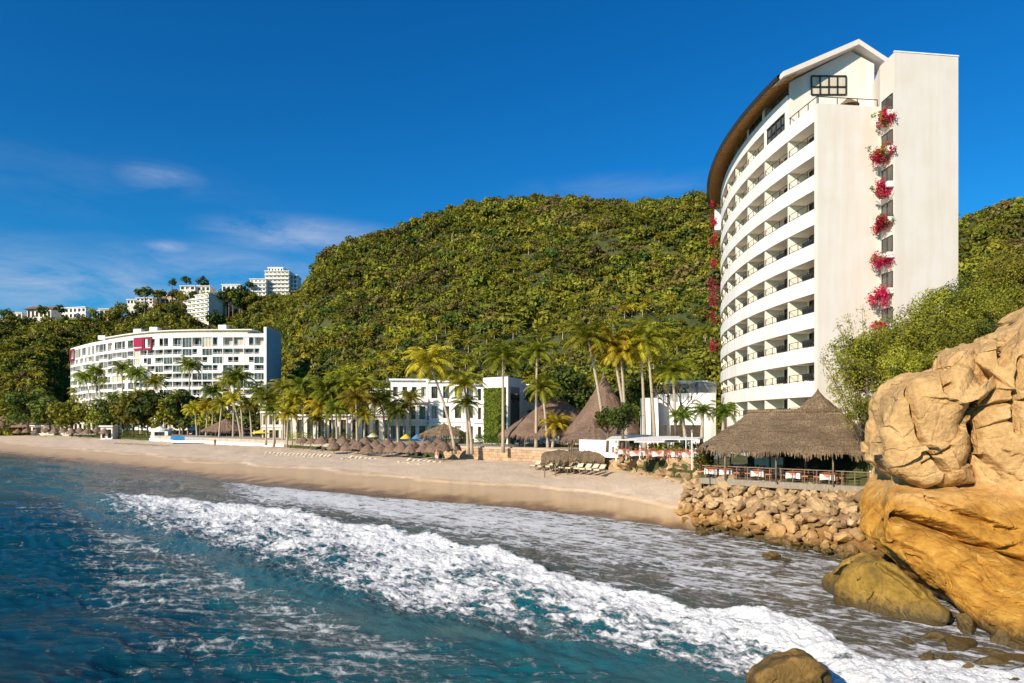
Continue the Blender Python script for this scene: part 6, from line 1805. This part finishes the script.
# big cliff masses traced at their own distance, real thickness
def big_rock(name, label, outline, depth_fn, thick, seed, mat, cracks=(), res=(640, 300), amp=.22, power=.55, facet=.35, lean=0.0, groove=.5, z_ext=0, ledges=()):
    ol = np.array(outline, float); n = len(ol); ol[:, 0] += np.where((ol[:, 0] < 900) & (ol[:, 0] > 860) & (seed in (1, 4)), 13*(900-ol[:, 0])/32, 0)
    cu, cv = ol[:, 0].mean(), ol[:, 1].mean()
    cu, cv = (ol[:, 0].min()+ol[:, 0].max())/2*.5+cu*.5, (ol[:, 1].min()+ol[:, 1].max())/2*.5+cv*.5
    # resample outline densely (smoothed a little)
    seg = np.linalg.norm(np.roll(ol, -1, 0)-ol, axis=1); cum = np.concatenate([[0], np.cumsum(seg)]); na = res[0]
    s = np.linspace(0, cum[-1], na, endpoint=False); cl = np.vstack([ol, ol[:1]])
    ou = np.interp(s, cum, cl[:, 0]); ov = np.interp(s, cum, cl[:, 1])
    ker = np.array([1, 2, 3, 2, 1.])/9
    for _ in range(2):
        ou = np.convolve(np.concatenate([ou[-2:], ou, ou[:2]]), ker, 'valid'); ov = np.convolve(np.concatenate([ov[-2:], ov, ov[:2]]), ker, 'valid')
    t = np.linspace(0, PI, res[1]); rad = np.sin(t)**power; off = -np.sign(np.cos(t))*np.abs(np.cos(t))**.28
    U = cu+(ou-cu)[None, :]*rad[:, None]; Vv = cv+(ov-cv)[None, :]*rad[:, None]
    D0 = depth_fn(U, Vv)
    tk = thick
    Dd = D0+tk*(off[:, None]+1)
    # place with the outline silhouette kept at its mid depth
    Dx = np.minimum(Dd, D0+tk); Xx = (U-CX)/F*Dx; Zz = CH+(HZ-Vv)/F*Dx
    front = off[:, None] < .3
    # layered and faceted relief
    q = facet
    fx, fz = Xx*.55+seed, Zz*.55
    cell = np.floor((fbm(fx*.8, fz*.8, o=2, s=seed)+1.2)*4.0)/4.0
    rgs = np.random.RandomState(seed+40); ns_ = max(6, int((Xx.max()-Xx.min())*(Zz.max()-Zz.min())*.26)); sx_ = rgs.uniform(Xx.min(), Xx.max(), ns_); sz_ = rgs.uniform(Zz.min(), Zz.max(), ns_)
    wx = Xx+.35*fbm(Xx*.9, Zz*.9, o=3, s=seed+21); wz = Zz+.35*fbm(Xx*.9+9, Zz*.9, o=3, s=seed+22)
    best = np.full(U.shape, 1e9); rel = np.zeros_like(Xx); q = q*.9
    of_, gx_, gz_ = rgs.uniform(-1, 1, ns_)*q*.55, rgs.normal(0, .15, ns_), rgs.normal(0, .15, ns_)
    for k in range(ns_):
        dd2 = ((wx-sx_[k])*.8+(wz-sz_[k])*.5)**2*1.0+((wz-sz_[k])*1.3-(wx-sx_[k])*.4)**2
        m_ = dd2 < best; best = np.where(m_, dd2, best); rel = np.where(m_, of_[k]+gx_[k]*(Xx-sx_[k])+gz_[k]*(Zz-sz_[k]), rel)
    rel = rel+.45*amp*fbm(Xx*.7, Zz*.7, Dd*.5, o=7, s=seed+3, g=.55)
    strat = Zz+Xx*.55+.5*fbm(Xx*.4, Zz*.4, o=2, s=seed+7)
    rel = rel+.03*np.abs(np.sin(strat*1.7))**.6*fbm(Xx*.3, Zz*.3, o=2, s=seed+9)
    Dd = Dd+rel*front*1.0-(1-front)*rel
    edgek = (rad[:, None])**6
    Xx = Xx+edgek*.22*fbm(Zz*.9, Dd*.6, o=4, s=seed+5); Zz = Zz+edgek*.20*fbm(Xx*.9, Dd*.6, o=4, s=seed+6)
    for (pl, wpx, dep) in cracks:
        pl = np.array(pl, float); dmin = np.full(U.shape, 1e9)
        wob = 1.5*fbm(U/9, Vv/9, o=3, s=seed+11)
        for k in range(len(pl)-1):
            a, b = pl[k], pl[k+1]; ab = b-a; tt = np.clip(((U-a[0])*ab[0]+(Vv-a[1])*ab[1])/(ab@ab), 0, 1)
            dmin = np.minimum(dmin, np.hypot(U-a[0]-ab[0]*tt, Vv-a[1]-ab[1]*tt))
        dmin = np.abs(dmin+wob*.6); Dd = Dd+dep*np.exp(-(dmin/wpx)**2)*front
    for (pl, wd, dep) in ledges:
        pl = np.array(pl, float); order = np.argsort(pl[:, 0]); lv = np.interp(U, pl[order, 0], pl[order, 1])+1.8*fbm(U/14, U*0+seed, o=3, s=seed+31)
        sgn = Vv-lv; ins = sstep(pl[:, 0].min()-3, pl[:, 0].min()+12, U)*sstep(pl[:, 0].max()+3, pl[:, 0].max()-12, U)
        Dd = Dd+dep*ins*front*(sstep(-.8, .8, sgn)*np.exp(-np.maximum(sgn, 0)/wd))-.25*dep*ins*front*np.exp(-np.abs(sgn+3)/4.0)*(sgn < 0)
    V = np.stack([Xx, Dd, Zz], -1).reshape(-1, 3); base = (float(Xx.mean()), float(Dd.mean()), max(float(Zz.min()), 0))
    o = mesh_np(name, V, grid_faces(res[1], na, True), mat, True, loc=base)
    return tag(o, label, 'rock')
lin = lambda a, b, c=0: (lambda u, v: a+(u-950)*b+(v-450)*c)
big_rock('boulder','huge pale tan boulder left of the deep crack, rounded on its left side',
   [(868,436),(872,418),(882,402),(893,391),(906,380),(925,374),(941,371),(957,364),(968,366),(972,380),(982,384),(992,372),(994,385),(984,396),(974,404),(968,425),(973,440),(971,455),(966,470),(972,484),(955,490),(938,488),(920,489),(905,482),(885,472),(869,461)],
   lin(30.5, -.012), 2.4, 1, M['cliff'], [([(906,382),(912,410),(922,438),(940,462),(953,474)], 2.16, 0.95), ([(953,448),(935,458),(925,464)], 1.62, 0.34), ([(941,372),(946,390),(950,386)], 2.70, 0.66)], amp=.16, facet=.22)
big_rock('boulder','upright tan boulder right of the deep crack, with upper notches',
   [(973,500),(968,470),(972,440),(969,420),(972,404),(984,392),(990,376),(976,360),(982,345),(996,339),(1003,341),(1008,352),(1014,340),(1022,327),(1045,318),(1080,310),(1120,322),(1150,360),(1150,520),(1080,540),(1010,520)],
   lin(30.9, -.016), 3.6, 2, M['cliff'], [([(1003,341),(1005,362),(1012,352)], 2.97, 1.14), ([(1024,360),(1018,392),(1023,430)], 3.24, 1.33), ([(972,412),(1000,404),(1040,398)], 1.89, 0.53), ([(976,432),(1000,424),(1016,420)], 1.62, 0.30), ([(985,455),(1002,470),(1008,480)], 1.49, 0.38)], amp=.2, facet=.30)
big_rock('boulder','small rounded block perched on top of the pale boulder',
   [(941,372),(946,360),(955,352),(966,350),(975,357),(977,370),(970,379),(955,381)], lin(31.3, 0), 1.2, 3, M['cliff'], [], (200, 100), .10, .6, .12)
big_rock('boulder','block below the top notch, between the perched block and the upright boulder',
   [(966,366),(972,352),(984,344),(994,350),(1000,362),(998,380),(988,392),(976,390),(968,380)], lin(31.5, 0), 1.4, 13, M['cliff'], [], (200, 100), .10, .6, .12)
big_rock('boulder','highest tan boulder at the right edge of the photo',
   [(1004,345),(1010,330),(1024,322),(1050,300),(1100,290),(1160,310),(1180,380),(1100,400),(1030,390),(1008,370)], lin(32.6, 0), 2.6, 14, M['cliff'], [], (300, 140), .14, .6, .2)
dC = lambda u, v: 30.9-(u-950)*.014-(np.maximum(v, 490)-490)*.038+1.0*sstep(494, 480, v)
big_rock('boulder','long golden layered rock mass slanting down to the water at the right',
   [(872,505),(876,482),(892,460),(915,440),(945,430),(975,425),(1010,420),(1060,420),(1130,430),(1190,480),(1200,640),(1170,720),(1100,720),(1050,690),(1020,664),(990,638),(962,612),(935,588),(905,562),(882,548),(868,538),(872,522)],
   dC, 3.2, 4, M['cliff'], [([(896,514),(925,523),(955,532),(990,549),(1030,562),(1060,570)], 4.86, 1.42), ([(925,497),(960,512),(1000,528),(1030,534)], 2.03, 0.57), ([(868,540),(900,545),(925,556),(945,575),(960,590)], 2.43, 0.76), ([(915,560),(945,585),(985,612),(1010,632)], 2.70, 0.66), ([(962,486),(968,500),(978,512)], 1.62, 0.47), ([(985,560),(1010,585),(1024,590)], 2.16, 0.47), ([(1000,620),(1024,640)], 2.16, 0.57)], (820, 360), .24, .5, .40, ledges=[([(888,510),(925,521),(960,533),(990,547),(1030,562),(1080,574)], 12, 1.0), ([(904,548),(935,570),(965,598),(1000,628),(1050,655)], 10, .55), ([(930,499),(965,514),(1000,529),(1015,531)], 8, .4), ([(955,560),(985,580),(1010,600),(1060,620)], 8, .4), ([(880,530),(905,545),(925,556)], 7, .35)])
big_rock('boulder','low golden green stained rock lying in the surf below the layered mass',
   [(829,596),(834,582),(846,568),(862,560),(880,560),(898,566),(916,580),(932,594),(944,606),(947,622),(930,634),(900,634),(865,630),(840,618)],
   lambda u, v: 30.4-(u-830)*.033, 1.8, 5, M['stained'], [([(880,566),(905,582),(925,598)], 2.16, 0.38)], (260, 120), .12, .6, .16)
big_rock('boulder','brown wave-washed rock in the foreground at the bottom edge',
   [(752,684),(756,672),(768,661),(782,656),(800,656),(816,662),(828,674),(833,690),(830,715),(790,725),(756,712)],
   lambda u, v: 19.4+0*u, .9, 6, M['wetrock'], [], (220, 110), .07, .7, .10)
for k, (u, v, r, lb) in enumerate(((936,636,.75,'dark wet rock just right of the low golden rock'),(960,644,.9,'dark wet rock in the second place from the left at the cliff foot'),(985,650,.7,'dark mossy rock in the middle of the cliff foot'),(1004,662,.8,'dark wet rock close to the right edge at the cliff foot'),
                                   (1020,640,1.0,'dark rock wedged beneath the layered mass at the right edge'),(955,662,.5,'low brown rock awash in foam at the cliff foot'),(978,676,.55,'low brown rock awash near the bottom right corner'),(1015,682,.7,'brown rock in the bottom right corner'),(905,640,.35,'small wet stone awash before the low golden rock'),(925,655,.4,'small wet stone between low golden rock and the cliff foot'),(1000,640,.6,'small dark rock in the shadow of the layered mass'),(968,628,.7,'dark rock directly beneath the lower crack'))):
    p = G(u, v, 0); me = rock_mesh('boulder', 950+k, M['wetrock'], 4); o = bpy.data.objects.new('boulder', me); COL.objects.link(o); o.location = (p.x, p.y, -.16); o.rotation_euler = (.2*k, .1*k, k); o.scale = (r*1.2, r, r*.75); tag(o, lb, 'rock')
# ------------------------------------------------------------------ camera, light, sky
sc = bpy.context.scene
cam = bpy.data.cameras.new('camera'); co = bpy.data.objects.new('camera', cam); COL.objects.link(co)
co.location = (0, 0, CH); co.rotation_euler = (R_(90), 0, 0)
cam.sensor_width = 36; cam.lens = F/1024*36; cam.shift_y = (HZ-341.5)/1024; cam.clip_start = .3; cam.clip_end = 9000
sc.camera = co
AZ, EL = R_(42), R_(26)
sd = Vector((-math.sin(AZ)*math.cos(EL), -math.cos(AZ)*math.cos(EL), math.sin(EL)))
sun = bpy.data.lights.new('sun', 'SUN'); so = bpy.data.objects.new('sun', sun); COL.objects.link(so)
sun.energy = 4.6; sun.angle = R_(.5); sun.color = (1.0, .87, .68)
so.rotation_euler = (-sd).to_track_quat('-Z', 'Y').to_euler()
w = bpy.data.worlds.new('World'); sc.world = w; w.use_nodes = True
nt = w.node_tree; bg = nt.nodes['Background']
sky = N(nt, 'ShaderNodeTexSky', sky_type='NISHITA'); sky.sun_disc = False
sky.sun_elevation = EL; sky.sun_rotation = PI+AZ; sky.air_density = 1.0; sky.dust_density = .4; sky.ozone_density = 3.0
hs = N(nt, 'ShaderNodeHueSaturation'); hs.inputs['Saturation'].default_value = 1.35
L(nt, sky.outputs[0], hs.inputs['Color'])
tint = mixc(nt, 1.0, hs.outputs[0], (.20, .82, 1.05), 'MULTIPLY')
tc = N(nt, 'ShaderNodeTexCoord'); dirv = tc.outputs['Generated']
def blob(u, v, su, sv):
    c = Vector(((u-CX)/F, 1, (HZ-v)/F)).normalized()
    s = N(nt, 'ShaderNodeVectorMath', operation='SUBTRACT'); L(nt, dirv, s.inputs[0]); s.inputs[1].default_value = c
    m = N(nt, 'ShaderNodeVectorMath', operation='MULTIPLY'); L(nt, s.outputs[0], m.inputs[0]); m.inputs[1].default_value = (F/su, F/su, F/sv)
    l = N(nt, 'ShaderNodeVectorMath', operation='LENGTH'); L(nt, m.outputs[0], l.inputs[0])
    r = N(nt, 'ShaderNodeMapRange', interpolation_type='SMOOTHSTEP'); L(nt, l.outputs['Value'], r.inputs[0])
    r.inputs[1].default_value = 1.0; r.inputs[2].default_value = 0.0; r.inputs[3].default_value = 0.0; r.inputs[4].default_value = 1.0
    return r.outputs[0]
mp = N(nt, 'ShaderNodeMapping'); L(nt, dirv, mp.inputs[0]); mp.inputs['Scale'].default_value = (3, 3, 11)
cn = noise(nt, mp.outputs[0], 2.6, 9, .62, .5)
mask = None
for (u, v, su, sv, k) in ((160,180,50,20,.45), (300,236,130,24,.95), (168,247,30,9,.9), (70,298,13,6,.5), (60,288,380,50,.85), (230,272,190,34,.62), (620,187,130,16,.25), (50,180,260,40,.10), (-300,230,260,60,.4), (1400,200,300,60,.3)):
    q = math_(nt, 'MULTIPLY', blob(u, v, su, sv), k)
    mask = q if mask is None else math_(nt, 'MAXIMUM', mask, q)
cm = math_(nt, 'MULTIPLY', mask, ramp(nt, cn, [(.36, .05), (.64, 1.0)]))
cm2 = math_(nt, 'MULTIPLY', math_(nt, 'MULTIPLY', mask, 1.3, clamp=True), ramp(nt, cn, [(.46, 0.0), (.66, .7)]))
cm = math_(nt, 'MAXIMUM', math_(nt, 'MULTIPLY', cm, .75), cm2)
L(nt, mixc(nt, cm, tint, (3.4, 4.2, 5.8)), bg.inputs['Color'])
bg.inputs['Strength'].default_value = .090
vs = sc.view_settings; sc.display_settings.display_device = 'sRGB'
vs.view_transform = 'Standard'; vs.look = 'None'; vs.gamma = 1; vs.use_curve_mapping = False; vs.exposure = .5
sc.cycles.max_bounces = 5; sc.cycles.diffuse_bounces = 3; sc.cycles.glossy_bounces = 3; sc.cycles.transmission_bounces = 3; sc.cycles.transparent_max_bounces = 4
sc.cycles.caustics_reflective = False; sc.cycles.caustics_refractive = False
sc.cycles.use_denoising = True
